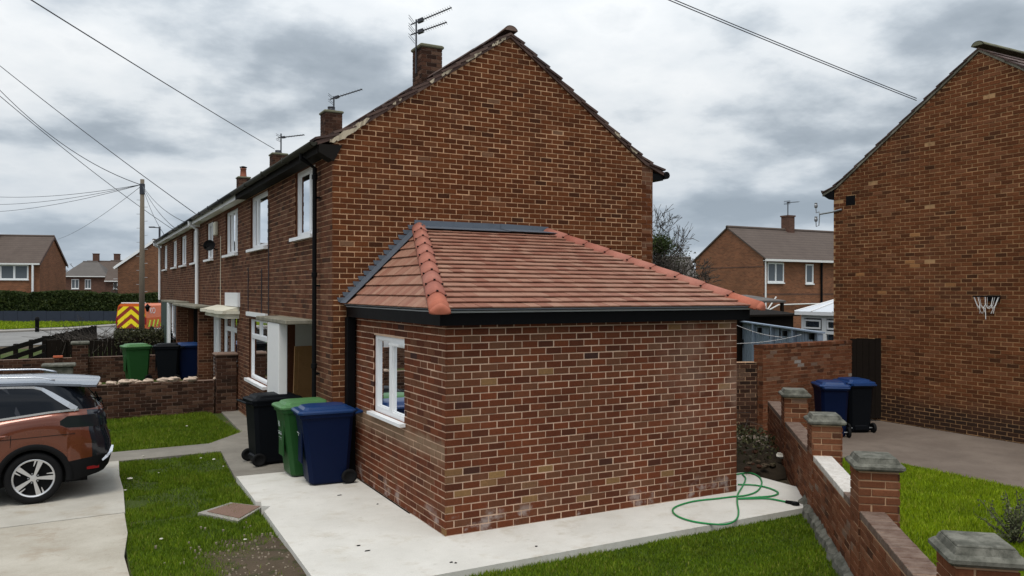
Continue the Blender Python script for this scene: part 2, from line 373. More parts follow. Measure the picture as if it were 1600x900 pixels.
M['blackp'] = plain('black_fascia_paint', (.0040, .0040, .0045), .45, var=.4, spec=.06)
M['gutter'] = plain('weathered_gutter', (.022, .022, .016), .6, var=.4, sc=6, spec=.15)
M['soffit'] = plain('dark_soffit', (.010, .009, .008), .8, var=.3, spec=.1)
M['lead'] = plain('lead_sheet', (.085, .100, .122), .55, .25, var=.45, sc=4)
M['greysteel'] = plain('grey_strip', (.30, .33, .37), .55, .0, var=.15)
M['metal'] = plain('galvanised_metal', (.30, .31, .32), .45, .7, var=.15)
M['alu'] = plain('dark_aluminium', (.05, .052, .06), .45, .6, var=.15)
M['plaster'] = plain('grey_plaster', (.55, .55, .50), .85, var=.12, sc=2)
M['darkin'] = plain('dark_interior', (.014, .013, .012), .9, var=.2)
M['wood'] = plain('fence_wood_dark', (.0095, .0070, .0055), .9, var=.4, sc=5, spec=.08)
M['woodgrey'] = plain('blue_grey_fence_paint', (.205, .255, .325), .75, var=.18, sc=4)
M['ply'] = plain('old_timber_door', (.26, .14, .055), .6, var=.45, sc=4)
M['board'] = plain('pale_board', (.45, .43, .38), .7, var=.2)
M['pot'] = plain('clay_pot', (.24, .085, .05), .8, var=.2)
M['cap'] = plain('mossy_cap', (.115, .115, .075), .9, var=.35, sc=12)
M['mortarpatch'] = plain('pale_verge_mortar', (.40, .35, .26), .95, var=.3, sc=20, bstr=.6)
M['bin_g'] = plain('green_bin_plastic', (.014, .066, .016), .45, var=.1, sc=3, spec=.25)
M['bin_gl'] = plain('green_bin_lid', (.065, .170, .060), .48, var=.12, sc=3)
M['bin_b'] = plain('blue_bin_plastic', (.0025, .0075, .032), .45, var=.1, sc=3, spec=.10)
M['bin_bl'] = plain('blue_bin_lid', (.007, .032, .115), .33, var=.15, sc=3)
M['bin_k'] = plain('black_bin_plastic', (.0050, .0060, .0080), .5, var=.1, sc=3, spec=.07)
M['rubber'] = plain('rubber', (.008, .008, .0085), .8, var=.2, spec=.12)
M['label'] = plain('white_print', (.62, .66, .66), .6, var=.1)
M['hose'] = plain('green_hose', (.012, .20, .055), .35, var=.15)
M['cable'] = plain('cable_sheath', (.020, .024, .032), .5, var=.1)
M['copper'] = plain('copper_car_paint', (.135, .034, .015), .27, .45, var=.03, sc=2, coat=1.0, bstr=.0)
M['carblack'] = plain('car_black_and_rear_shade', (.008, .009, .014), .16, var=.05, coat=.6, bstr=.0)  # black of the pillars, also the shade painted on the rear end
M['carplastic'] = plain('car_trim_plastic', (.0075, .0075, .008), .6, var=.1, spec=.08)
M['carroof'] = plain('silver_roof_paint', (.19, .215, .26), .28, .55, var=.03, coat=.6, bstr=.0)
M['chrome'] = plain('satin_chrome', (.66, .68, .72), .24, .85, var=.03, bstr=.0)
M['alloy'] = plain('machined_alloy', (.62, .62, .63), .3, .8, var=.05, bstr=.0)
M['taillight'] = plain('smoked_tail_lamp', (.012, .015, .019), .1, 0, var=.05, coat=.5, bstr=.0)
M['redlens'] = plain('red_lens', (.20, .008, .010), .25, var=.1)
M['vanorange'] = plain('van_orange', (.62, .115, .012), .35, var=.05, coat=.4, bstr=.0)
M['vanred'] = plain('van_red_stripe', (.26, .030, .018), .4, var=.05)
M['vanyellow'] = plain('van_yellow_stripe', (.80, .66, .015), .4, var=.05)
M['vanlime'] = plain('van_lime_block', (.55, .75, .06), .4, var=.05)
M['bluegrey'] = plain('blue_grey_boundary_paint', (.030, .036, .052), .85, var=.25, sc=3, spec=.1)
M['curtain'] = plain('net_curtain', (.55, .58, .62), .9, var=.1)
M['litter'] = plain('pale_litter', (.55, .52, .45), .8, var=.2)
M['stone'] = plain('soil_stones', (.20, .165, .125), .95, var=.4, sc=9, spec=.1)
M['rubble'] = plain('pale_rubble', (.42, .33, .26), .95, var=.3, sc=9, bstr=.6)
M['darksoil'] = plain('dark_spoil', (.022, .017, .012), .95, var=.5, sc=7, bstr=1.0, spec=.05)
M['rust'] = plain('rusty_manhole', (.145, .090, .068), .85, var=.35, sc=6, bstr=.6)
M['orange'] = plain('orange_brick', (.42, .10, .045), .8, var=.2)
M['darkgreen'] = plain('dark_green_board', (.022, .038, .028), .7, var=.25)
M['card'] = plain('cardboard', (.33, .22, .12), .85, var=.2)
def glassf(t, b):
    t.n.remove(b); tr = t.new('ShaderNodeBsdfTransparent'); tr.inputs[0].default_value = (.86, .9, .9, 1)
    g = t.new('ShaderNodeBsdfGlossy'); g.inputs['Roughness'].default_value = .02; g.inputs[0].default_value = (.95, .97, 1, 1)
    fr = t.new('ShaderNodeFresnel'); fr.inputs[0].default_value = 1.7
    mx = t.new('ShaderNodeMixShader'); t.put(mx.inputs[0], t.math('ADD', fr.outputs[0], .05, clamp=True)); t.link(tr.outputs[0], mx.inputs[1]); t.link(g.outputs[0], mx.inputs[2]); t.link(mx.outputs[0], t.o.inputs[0])
M['glass'] = mat('window_glass', glassf)
M['carglass'] = plain('tinted_car_glass', (.006, .008, .012), .06, var=.02, spec=.22, bstr=.0)
M['darkglass'] = plain('dark_far_glass', (.10, .115, .13), .08, var=.05, bstr=.0)
# ------------------------------------------------------------------ brickwork
def course_bricks(L, z0, z1, bl, ch, holes=(), rngf=None, par=0, half=.1125, jt=.0125, u_start=0.0):
    out = []; k = 0
    while z0+k*ch < z1-1e-4:
        za = z0+k*ch; zb = min(za+ch, z1)
        if zb-za < .02: break
        lo, hi = (u_start, L) if rngf is None else rngf((za+zb)/2)
        spans = [(lo, hi)]
        for (a, b, c, d) in holes:
            if min(zb, d)-max(za, c) > (zb-za)*.5:
                ns = []
                for s, e in spans:
                    if b <= s or a >= e: ns.append((s, e)); continue
                    if a > s: ns.append((s, a))
                    if b < e: ns.append((b, e))
                spans = ns
        u = 0.0; first = True
        off = 0 if (k+par) % 2 == 0 else -half
        nb = int(L/bl)+3
        for i in range(nb):
            a = off+i*bl; b = a+bl
            for s, e in spans:
                aa, bb = max(a, s), min(b, e)
                ja = 0 if aa == s else jt/2; jb = 0 if bb == e else jt/2
                if bb-aa > .045: g1, g2, g3, g4 = (random.gauss(0, .0018) for _ in range(4)); out.append((aa+ja+(g1 if ja else 0), bb-jb+(g2 if jb else 0), za+jt/2+g3*.7, zb-jt/2+g4*.7))
        k += 1
    return out
FB_CH = [(0, 1, 2, 3), (4, 5, 1, 0), (5, 6, 2, 1), (6, 7, 3, 2), (7, 4, 0, 3), (8, 9, 5, 4), (9, 10, 6, 5), (10, 11, 7, 6), (11, 8, 4, 7)]
FB_PL = [(0, 1, 2, 3), (4, 5, 1, 0), (5, 6, 2, 1), (6, 7, 3, 2), (7, 4, 0, 3)]
def brick_verts(O, U, Nn, rects, depth, ch, jit):
    """vertices of bricks: front ring (inset when chamfered), full ring, back ring"""
    R = np.array(rects); n = len(R); j = rng.normal(0, jit, n)
    Z = np.array([0, 0, 1.]); O = np.asarray(O, float)
    def ring(ins, d):
        a, b, c, e = R[:, 0]+ins, R[:, 1]-ins, R[:, 2]+ins, R[:, 3]-ins
        cs = [(a, c), (b, c), (b, e), (a, e)]
        return [O+uu[:, None]*U+zz_[:, None]*Z+(d+j)[:, None]*Nn for uu, zz_ in cs]
    rr = ring(.004, 0.0)+ring(0, -.004)+ring(0, -depth) if ch else ring(0, 0.0)+ring(0, -depth)
    return np.stack(rr, 1)      # n,k,3
def brick_skin(parent, O, U, Nn, rects, m, ch=True, depth=.02, jit=.0012, rfun=None, keep=None, nind=0, name='brick'):
    """keep(center)->score for choosing individually built bricks (highest first)"""
    U = np.asarray(U, float); Nn = np.asarray(Nn, float); O = np.asarray(O, float); rects = list(rects)
    rv = [random.random() if rfun is None else rfun(r) for r in rects]
    ind = []
    if nind:
        full = max(r[1]-r[0] for r in rects)
        sc = sorted(((keep(O+U*(r[0]+r[1])/2+np.array([0, 0, (r[2]+r[3])/2])), i) for i, r in enumerate(rects) if (r[1]-r[0]) > .08), reverse=True)
        ind = [i for s, i in sc[:nind] if s > -1e8]
    si = set(ind); rest = [i for i in range(len(rects)) if i not in si]
    F0 = FB_CH if ch else FB_PL; nv = 12 if ch else 8
    flip = np.dot(np.cross(U, [0, 0, 1.]), Nn) < 0
    if rest:
        V = brick_verts(O, U, Nn, [rects[i] for i in rest], depth, ch, jit).reshape(-1, 3)
        F = []; r = []
        for q, i in enumerate(rest):
            for f in F0:
                ff = tuple(q*nv+k for k in f); F.append(ff[::-1] if flip else ff); r.append(rv[i])
        c = (V.min(0)+V.max(0))/2
        link(name+'work', mkmesh(name+'work', V-c, F, m, None, r), parent, c, True, 'stuff')
    cache = {}
    for i in ind:
        a, b, c, d = rects[i]; key = (round(b-a, 3), round(d-c, 3), int(rv[i]*24), random.randint(0, 1))
        if key not in cache:
            V = brick_verts(np.zeros(3), np.array([1., 0, 0]), np.array([0, -1., 0]), [(-(b-a)/2, (b-a)/2, -(d-c)/2, (d-c)/2)], depth, ch, 0).reshape(-1, 3)
            cache[key] = mkmesh(name, V, [f for f in F0], m, None, [rv[i]]*len(F0))
        ctr = O+U*(a+b)/2+np.array([0, 0, (c+d)/2])+Nn*random.gauss(0, jit)
        o = bpy.data.objects.new(name, cache[key]); COL.objects.link(o); o.parent = parent; o.matrix_parent_inverse = Matrix.Translation(-WLOC[parent.name])
        Ux = np.cross([0, 0, 1.], Nn)*1.0       # local x so that local -y = N
        o.matrix_basis = Matrix(((Ux[0], -Nn[0], 0, ctr[0]), (Ux[1], -Nn[1], 0, ctr[1]), (0, 0, 1, ctr[2]), (0, 0, 0, 1)))
def backing(parent, O, U, Nn, L, z1, holes, m, rec=.006, rev=.11, top=None, z0=0, name='wall', revm='b_fac'):
    """mortar face behind the bricks, with openings and reveals; top(u) gives the outline for gables"""
    O, U, Nn = map(lambda v: np.asarray(v, float), (O, U, Nn)); mb = MB(); Z = np.array([0, 0, 1.])
    P = lambda u, z, d: O+U*u+Z*z+Nn*d
    us = sorted({0, L, *[h[0] for h in holes], *[h[1] for h in holes]}); zs = sorted({z0, z1, *[h[2] for h in holes], *[h[3] for h in holes]})
    for i in range(len(us)-1):
        for k in range(len(zs)-1):
            uc, zc = (us[i]+us[i+1])/2, (zs[k]+zs[k+1])/2
            if any(h[0] < uc < h[1] and h[2] < zc < h[3] for h in holes): continue
            mb.quad(P(us[i], zs[k], -rec), P(us[i+1], zs[k], -rec), P(us[i+1], zs[k+1], -rec), P(us[i], zs[k+1], -rec))
    if top: mb.quad(*[P(u, z, -rec) for u, z in top])
    mb.mi = 1
    for a, b, c, d in holes:
        for (p, q) in (((a, c), (a, d)), ((a, d), (b, d)), ((b, d), (b, c)), ((b, c), (a, c))):
            mb.quad(P(*p, -rec), P(*q, -rec), P(*q, -rev-.06), P(*p, -rev-.06))
    # inner leaf a brick behind so that the wall has thickness
    return mb.build(name, [m, M[revm]], parent)
def window(parent, O, U, Nn, a, b, c, d, panes, sill=.05, setback=.045, ft=.06, glass='glass', curtain=None, sillw=.1, name='window', head=None):
    """panes: list of rects in 0..1 of the opening"""
    O, U, Nn = map(lambda v: np.asarray(v, float), (O, U, Nn)); Z = np.array([0, 0, 1.]); mb = MB()
    W, H = b-a, d-c; pr = [(a+W*x0, a+W*x1, c+H*y0, c+H*y1) for x0, x1, y0, y1 in panes]
    us = sorted({a, b, *[p[0] for p in pr], *[p[1] for p in pr]}); zs = sorted({c, d, *[p[2] for p in pr], *[p[3] for p in pr]})
    for i in range(len(us)-1):
        for k in range(len(zs)-1):
            uc, zc = (us[i]+us[i+1])/2, (zs[k]+zs[k+1])/2
            if any(p[0] < uc < p[1] and p[2] < zc < p[3] for p in pr): continue
            mb.obox(O, U, Z, Nn, us[i], us[i+1], zs[k], zs[k+1], -setback-ft, -setback)
    for p in pr:   # glazing bead
        bd = .018
        for q in ((p[0], p[1], p[2], p[2]+bd), (p[0], p[1], p[3]-bd, p[3]), (p[0], p[0]+bd, p[2]+bd, p[3]-bd), (p[1]-bd, p[1], p[2]+bd, p[3]-bd)):
            mb.obox(O, U, Z, Nn, q[0], q[1], q[2], q[3], -setback-ft*.8, -setback-.016)
    fr = mb.build(name, M['white'], parent)
    for p in pr:
        MB().obox(O, U, Z, Nn, p[0]+.004, p[1]-.004, p[2]+.004, p[3]-.004, -setback-ft*.62, -setback-ft*.5).build('pane', M[glass], fr)
    if sill:
        MB().obox(O, U, Z, Nn, a-.05, b+.05, c-sill, c-.002, -setback-.02, sillw).build('sill', M['white'], fr)
    if curtain:
        mb = MB(); n = 40; w0, w1 = a+.03, b-.03
        for i in range(n):
            u0 = w0+(w1-w0)*i/n; u1 = w0+(w1-w0)*(i+1)/n; q0 = -.24+.012*math.sin(i*1.7); q1 = -.24+.012*math.sin((i+1)*1.7)
            mb.quad(O+U*u0+Z*(c+H*curtain[0])+Nn*q0, O+U*u1+Z*(c+H*curtain[0])+Nn*q1, O+U*u1+Z*(c+H*curtain[1])+Nn*q1, O+U*u0+Z*(c+H*curtain[1])+Nn*q0)
        mb.build('curtain', M['curtain'], fr)
    return fr
def half_tile(P0, P1, Nn, r0, r1, th=.014, n=10, cap0=False):
    """half-round tile from P0 to P1, crown toward Nn"""
    P0, P1, Nn = map(lambda v: np.asarray(v, float), (P0, P1, Nn)); t = nrm(P1-P0); s = nrm(np.cross(t, Nn)); c = np.cross(s, t)
    mb = MB(); V = []; F = []
    for (P, r) in ((P0, r0), (P1, r1)):
        for rr in (r, r-th):
            for k in range(n+1):
                an = math.pi*(0.04+.92*k/n); V.append(P+s*rr*math.cos(an)+c*(rr*.8*math.sin(an)))
    m = n+1
    for k in range(n):
        F += [(k, k+1, 2*m+k+1, 2*m+k), (m+k+1, m+k, 3*m+k, 3*m+k+1), (k+1, k, m+k, m+k+1), (2*m+k, 2*m+k+1, 3*m+k+1, 3*m+k)]
    F += [(0, 2*m, 3*m, m), (n, m+n, 3*m+n, 2*m+n)]
    mb.add(V, F)
    if cap0: mb.add(V[:m], [tuple(range(m))])
    return mb
def score(p): return -np.linalg.norm(np.asarray(p)-CAM)

# ------------------------------------------------------------------ ground
g = MB()
g.quad((-400, -60, -.14), (500, -60, -.14), (500, 700, -.14), (-400, 700, -.14))
struct(g.build('ground', M['soil']))
def sheet(name, poly, z, m, th=0.0, struct_=True):
    mb = MB()
    if th: mb.prism(poly, z-th, z)
    else: mb.quad(*[(x, y, z) for x, y in poly])
    o = mb.build(name, m); return struct(o) if struct_ else o
slab_poly = [(-1.70, -1.12), (4.76, -1.06), (5.47, -.22), (5.46, .85), (4.2, 1.05), (-.02, 1.1), (-.02, 4.21), (-1.60, 4.26), (-1.625, 2.62), (-1.56, 2.57), (-1.60, 2.36), (-1.50, 2.28), (-1.62, 2.08)]
sheet('pavement', slab_poly, 0.0, M['slab'], .16)
sheet('path', [(-1.60, 4.275), (-.34, 4.23), (-.34, 11.55), (-.72, 11.55), (-.80, 8.5), (-1.56, 7.5), (-3.2, 7.42), (-12, 7.4), (-12, 6.52), (-3.16, 6.56), (-1.47, 6.62)], -.045, M['path'], .08)
for j, (x0, y0, x1, y1) in enumerate([(-1.46, 6.62, -.36, 6.95), (-1.53, 5.35, -.36, 5.55)]):   # joints between old slabs
    pass
sheet('driveway', [(-12, 2.62), (-3.19, 2.98), (-3.15, 4.3), (-3.16, 5.3), (-3.12, 6.50), (-12, 6.48)], -.03, M['drive'], .1)
sheet('driveway', [(-12, -6), (-3.36, -6), (-3.33, -.6), (-3.27, .3), (-3.29, 1.1), (-3.21, 2.0), (-3.20, 2.965), (-12, 2.605)], -.034, M['drive2'], .1)
sheet('lawn', [(-3.33, -6), (-1.60, -6), (-1.66, -1.2), (-1.60, 4.3), (-1.46, 6.6), (-3.2, 6.58)], -.085, M['lawn'])
sheet('lawn', [(-3.3, 7.44), (-1.5, 7.5), (-.75, 8.5), (-.70, 11.6), (-12, 11.6), (-12, 7.4)], -.085, M['lawn'])
sheet('lawn', [(-1.66, -6), (2, -6), (4.95, -1.0), (4.76, -1.06), (-1.6, -1.15)], -.085, M['lawn'])
sheet('lawn', [(-8, 11.8), (-.34, 11.8), (-.34, 35), (-8, 35)], .10, M['lawn'])
sheet('lawn', [(2.5, -9), (12, -9), (9.4, -5), (8.5, -2.6), (8.4, -1.2), (8.4, .2), (7.9, .95), (6.6, 1.1), (4.9, -1.2)], -.05, M['lawn'])
sheet('driveway', [(8.4, -2.6), (9.4, -5), (12, -9), (30, -9), (30, 6), (8, 6), (6.6, 1.1), (7.9, .95), (8.4, .2), (8.4, -1.2)], -.035, M['rdrive'])
sheet('lawn', [(4.6, 3.4), (16, 3.4), (40, 20), (60, 60), (10, 60), (6, 32)], -.11, M['lawn'])
# soil patch beside the new slab: a low uneven mound
def mound(poly_c, rx, ry, h, z, n=46, seed=0):
    r = np.random.default_rng(seed); mb = MB(); V = []; F = []
    ph = r.uniform(0, 6.28, 14); fx = r.uniform(2, 14, 14); fy = r.uniform(2, 14, 14)
    for i in range(n+1):
        for j in range(n+1):
            a, b = -1+2*i/n, -1+2*j/n; d = a*a+b*b; x, y = poly_c[0]+a*rx, poly_c[1]+b*ry
            e = max(0., 1-d)**.6; q = sum(math.sin(fx[k]*x+fy[k]*y+ph[k])/(1+.12*fx[k]) for k in range(14))/14
            V.append((x, y, z-.02+h*e*(.55+.9*q)+.02*e))
    for i in range(n):
        for j in range(n): F.append((i*(n+1)+j, (i+1)*(n+1)+j, (i+1)*(n+1)+j+1, i*(n+1)+j+1))
    return mb.add(V, F)
struct(mound((-2.05, -.1), .80, 1.75, .06, -.085, 60, seed=3).build('bare_ground', M['soil'], None, True))
pb_ = MB(); rp_ = np.random.default_rng(41)
for k in range(240):
    x, y = rp_.normal(-2.0, .34), rp_.normal(.1, .8)
    if x < -1.70: s_ = rp_.uniform(.004, .013); pb_.box(x-s_, x+s_*.8, y-s_*.7, y+s_, -.075, -.055+s_*.9)
pg_ = pb_.build('gravel', M['stone'], kind='stuff'); tag(pg_, 'scattered small stones on the bare soil beside the slab', 'gravel')
# street at the end of the row
sheet('road', [(-14, 22), (-9.2, 22), (-7.3, 41), (-3.6, 42.5), (4, 50), (14, 62), (14, 74), (3, 69), (-.75, 64.2), (-4.6, 58.9), (-8.4, 56.6), (-20, 55), (-60, 52), (-60, 38), (-20, 40)], -.115, M['tarmac'])
kb = MB(); kp = [(-60, 52.3), (-20, 55.3), (-8.4, 56.8), (-4.6, 59.1), (-.75, 64.4), (3, 69.2), (14, 74.2)]
for i in range(len(kp)-1):
    (x0, y0), (x1, y1) = kp[i], kp[i+1]; kb.quad((x0, y0, -.12), (x1, y1, -.12), (x1, y1, -.01), (x0, y0, -.01)); kb.quad((x0, y0, -.01), (x1, y1, -.01), (x1, y1+2.6, -.01), (x0, y0+2.2, -.01))
struct(kb.build('pavement', M['pave']))
sheet('grass_verge', [(-60, 54.4), (-20, 57.5), (-8.6, 59.2), (-4.6, 61.8), (-.9, 67), (3, 71.8), (3, 95), (-60, 95)], .0, M['lawn'])

# ------------------------------------------------------------------ grass blades
def in_poly(px, py, poly):
    c = np.zeros(len(px), bool); n = len(poly); j = n-1
    for i in range(n):
        xi, yi = poly[i]; xj, yj = poly[j]
        cond = ((yi > py) != (yj > py)) & (px < (xj-xi)*(py-yi)/(yj-yi+1e-12)+xi); c ^= cond; j = i
    return c
def vnoise(x, y, sc, seed):
    r = np.random.default_rng(seed); G = r.random((64, 64)); x = x*sc; y = y*sc; xi = np.floor(x).astype(int); yi = np.floor(y).astype(int); fx = x-xi; fy = y-yi
    fx = fx*fx*(3-2*fx); fy = fy*fy*(3-2*fy); g_ = lambda a, b: G[a % 64, b % 64]
    return (g_(xi, yi)*(1-fx)+g_(xi+1, yi)*fx)*(1-fy)+(g_(xi, yi+1)*(1-fx)+g_(xi+1, yi+1)*fx)*fy
def grass(name, poly, dens, z, h, m, label, bare=None, seed=1, wmul=1.0):
    P = np.array(poly); lo, hi = P.min(0), P.max(0); n = int(dens*np.prod(hi-lo)); r = np.random.default_rng(seed)
    x = r.uniform(lo[0], hi[0], n); y = r.uniform(lo[1], hi[1], n); k = in_poly(x, y, poly); x, y = x[k], y[k]
    q = .6*vnoise(x, y, 1.7, seed)+.4*vnoise(x, y, 5.1, seed+1)
    if bare is not None:
        keep = r.random(len(x)) < bare(x, y, q); x, y, q = x[keep], y[keep], q[keep]
    n = len(x); hh = h*(.5+.9*q)*r.uniform(.5, 1.25, n); an = r.uniform(0, 6.283, n); wd = r.uniform(.0035, .008, n)*wmul; le = r.uniform(.1, .75, n)*hh; la = r.uniform(0, 6.283, n)
    V = np.zeros((n, 3, 3)); ca, sa = np.cos(an)*wd, np.sin(an)*wd
    V[:, 0] = np.stack([x-ca, y-sa, np.full(n, z)], 1); V[:, 1] = np.stack([x+ca, y+sa, np.full(n, z)], 1)
    V[:, 2] = np.stack([x+np.cos(la)*le, y+np.sin(la)*le, z+hh], 1); V = V.reshape(-1, 3)
    return faces3(name, V, m, np.clip(r.normal(.45, .25, n)+(q-.5)*.5, 0, 1), label, 'grass')
def faces3(name, V, m, rnd, label=None, cat=None, parent=None, nside=3):
    n = len(V)//nside; me = bpy.data.meshes.new(name); c = (V.min(0)+V.max(0))/2
    me.vertices.add(n*nside); me.vertices.foreach_set('co', (V-c).ravel().astype(np.float32)); me.loops.add(n*nside); me.loops.foreach_set('vertex_index', np.arange(n*nside, dtype=np.int32))
    me.polygons.add(n); me.polygons.foreach_set('loop_start', np.arange(0, n*nside, nside, dtype=np.int32)); me.polygons.foreach_set('loop_total', np.full(n, nside, dtype=np.int32))
    me.update(calc_edges=True); a = me.attributes.new('rnd', 'FLOAT', 'FACE'); a.data.foreach_set('value', rnd.astype(np.float32)); me.materials.append(m)
    o = link(name, me, parent, c, True, 'stuff' if parent is None else None)
    if label: tag(o, label, cat)
    return o
soilm = lambda x, y: np.clip(1.25*np.exp(-(((x+1.95)/.62)**2+((y+.05)/1.45)**2))+.95*(vnoise(x+9, y+9, 1.9, 77)-.5)+.7*(vnoise(x+9, y+9, 5.3, 78)-.5), 0, 1)
grass('grass', [(-3.24, -2.5), (-1.68, -2.5), (-1.70, -1.1), (-1.63, 2.0), (-1.62, 4.3), (-1.49, 6.6), (-3.13, 6.55), (-3.24, 2)], 5600, -.085, .055, M['grass'],
      'rough green grass strip between the concrete drive and new slab', lambda x, y, q: np.clip(1.1-1.7*np.clip(soilm(x, y)-.35, 0, 1)-.78*(q < .37)*(y > 2.5), .03, 1), 11)
grass('grass', [(-6.5, 7.45), (-1.52, 7.5), (-.8, 8.5), (-1.0, 11.6), (-6.5, 11.6)], 3600, -.085, .07, M['grass'], 'green lawn below the low front garden wall', None, 12, 1.3)
grass('grass', [(-1.66, -5), (1.6, -5), (4.7, -1.07), (-1.6, -1.13)], 6500, -.085, .042, M['grass'], 'dark green lawn along the front edge of the slab', None, 13)
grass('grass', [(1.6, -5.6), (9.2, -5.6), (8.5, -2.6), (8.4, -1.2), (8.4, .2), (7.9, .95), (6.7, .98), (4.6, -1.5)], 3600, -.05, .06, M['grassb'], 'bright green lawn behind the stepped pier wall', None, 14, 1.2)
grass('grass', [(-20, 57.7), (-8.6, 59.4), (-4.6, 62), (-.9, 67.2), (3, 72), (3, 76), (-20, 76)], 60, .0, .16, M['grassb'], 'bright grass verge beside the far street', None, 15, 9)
# ------------------------------------------------------------------ terraced row
FX, BX, YG = -.345, 5.75, 3.49
RIDX, RIDZ = 2.70, 7.20
PY = [3.49, 10.60, 17.70, 24.80, 31.80]
BLO, CHO = .229, .0822
glabel = ['end terrace house of brown brick joined to the small brick extension',
          'second brick terrace house with white scalloped door canopy',
          'third brick terrace house with a dark recessed entrance and white gutter',
          'far end brick terrace house with a dark green porch side']
U_, N_ = np.array([0, 1., 0]), np.array([-1., 0, 0])
two = [(.045, .47, .06, .94), (.53, .955, .06, .94)]
three = [(.035, .32, .06, .94), (.36, .64, .06, .94), (.68, .965, .06, .94)]
side = [(.04, .28, .06, .94), (.33, .96, .06, .94)]
bay = [(.04, .46, .70, .95), (.54, .96, .70, .95), (.04, .46, .05, .63), (.54, .96, .05, .63)]
ups = [[(4.50, 5.88, 3.76, 4.92, [(.05, .33, .06, .94), (.40, .95, .06, .94)]), (8.22, 10.05, 3.74, 4.90, [(.05, .70, .06, .94), (.76, .96, .06, .94)])],
       [(11.68, 13.48, 3.74, 4.86, three), (15.66, 17.0, 3.74, 4.82, two)],
       [(18.98, 20.4, 3.74, 4.84, two), (22.1, 23.7, 3.74, 4.82, two)],
       [(25.2, 26.7, 3.74, 4.80, two), (29.0, 30.5, 3.74, 4.80, two)]]
downs = [[(8.23, 10.17, .88, 2.24, [(.035, .48, .72, .95), (.52, .965, .72, .95), (.04, .96, .05, .66)])],
         [(11.72, 13.9, 1.05, 2.24, bay)],
         [(22.0, 23.8, .95, 2.25, two)],
         [(25.4, 27.5, .95, 2.32, two)]]
recess = [(4.62, 6.55, .0, 2.28), (14.2, 15.1, .05, 2.30), (18.35, 21.4, .05, 2.25), (28.7, 31.2, .05, 2.25)]
def roof_courses(prof, n):
    """prof: polyline (h,z) eave to ridge, returns n course quads as (p_low,p_high) with tile thickness"""
    P = np.array(prof, float); d = np.r_[0, np.cumsum(np.linalg.norm(np.diff(P, axis=0), axis=1))]
    at = lambda s: np.array([np.interp(s, d, P[:, 0]), np.interp(s, d, P[:, 1])])
    g_ = d[-1]/n; return [(at(k*g_), at(min(d[-1], (k+1)*g_+.07))) for k in range(n)]
def tile_strip(mb, c, along0, along1, axis, lift=.034, th=.02):
    lo, hi = c; t = nrm(hi-lo); nn = np.array([-t[1], t[0]]);
    if nn[1] < 0: nn = -nn
    a, b = lo+nn*lift, hi+nn*.010; pts = [a, b, b-nn*th, a-nn*th]
    mk = (lambda p, q: (p[0], q, p[1])) if axis == 'y' else (lambda p, q: (q, p[0], p[1]))
    V = [mk(p, along0) for p in pts]+[mk(p, along1) for p in pts]
    mb.add(V, [(0, 1, 2, 3), (7, 6, 5, 4), (0, 4, 5, 1), (1, 5, 6, 2), (2, 6, 7, 3), (3, 7, 4, 0)])
profF = [(-.60, 5.085), (-.15, 5.262), (RIDX, RIDZ)]; profB = [(6.0, 5.085), (5.56, 5.262), (RIDX, RIDZ)]
def chimney(root, cx, cy, w, d, z0, z1, m='b_dark', mm='m_dark', pot=None):
    st = MB(); st.box(cx-w/2+.008, cx+w/2-.008, cy-d/2+.008, cy+d/2-.008, z0, z1); ch = st.build('chimney', M[mm], root)
    for O, U, Nn, L in (((cx-w/2, cy-d/2, 0), (1, 0, 0), (0, -1, 0), w), ((cx-w/2, cy-d/2, 0), (0, 1, 0), (-1, 0, 0), d), ((cx+w/2, cy-d/2, 0), (0, 1, 0), (1, 0, 0), d)):
        brick_skin(ch, O, U, Nn, course_bricks(L, z0, z1, .225, CHO, par=0 if U[0] else 1), M[m], False, .015)
    MB().bevbox(cx-w/2-.035, cx+w/2+.035, cy-d/2-.035, cy+d/2+.035, z1, z1+.075, .02).build('chimney_cap', M['cap'], ch)
    if pot: 
        p = MB(); r_, h = pot; p.lathe((cx, cy, z1+.07), (0, 0, 1), [(r_*1.05, 0), (r_*1.05, .06), (r_, .08), (r_*.86, h), (r_*.98, h+.01), (r_*.98, h+.05), (r_*.7, h+.05), (r_*.68, h-.05)], 16)
        po = p.build('chimney_pot', M['pot'] if h > .2 else M['alu'], ch, True)
    return ch
row_roots = []
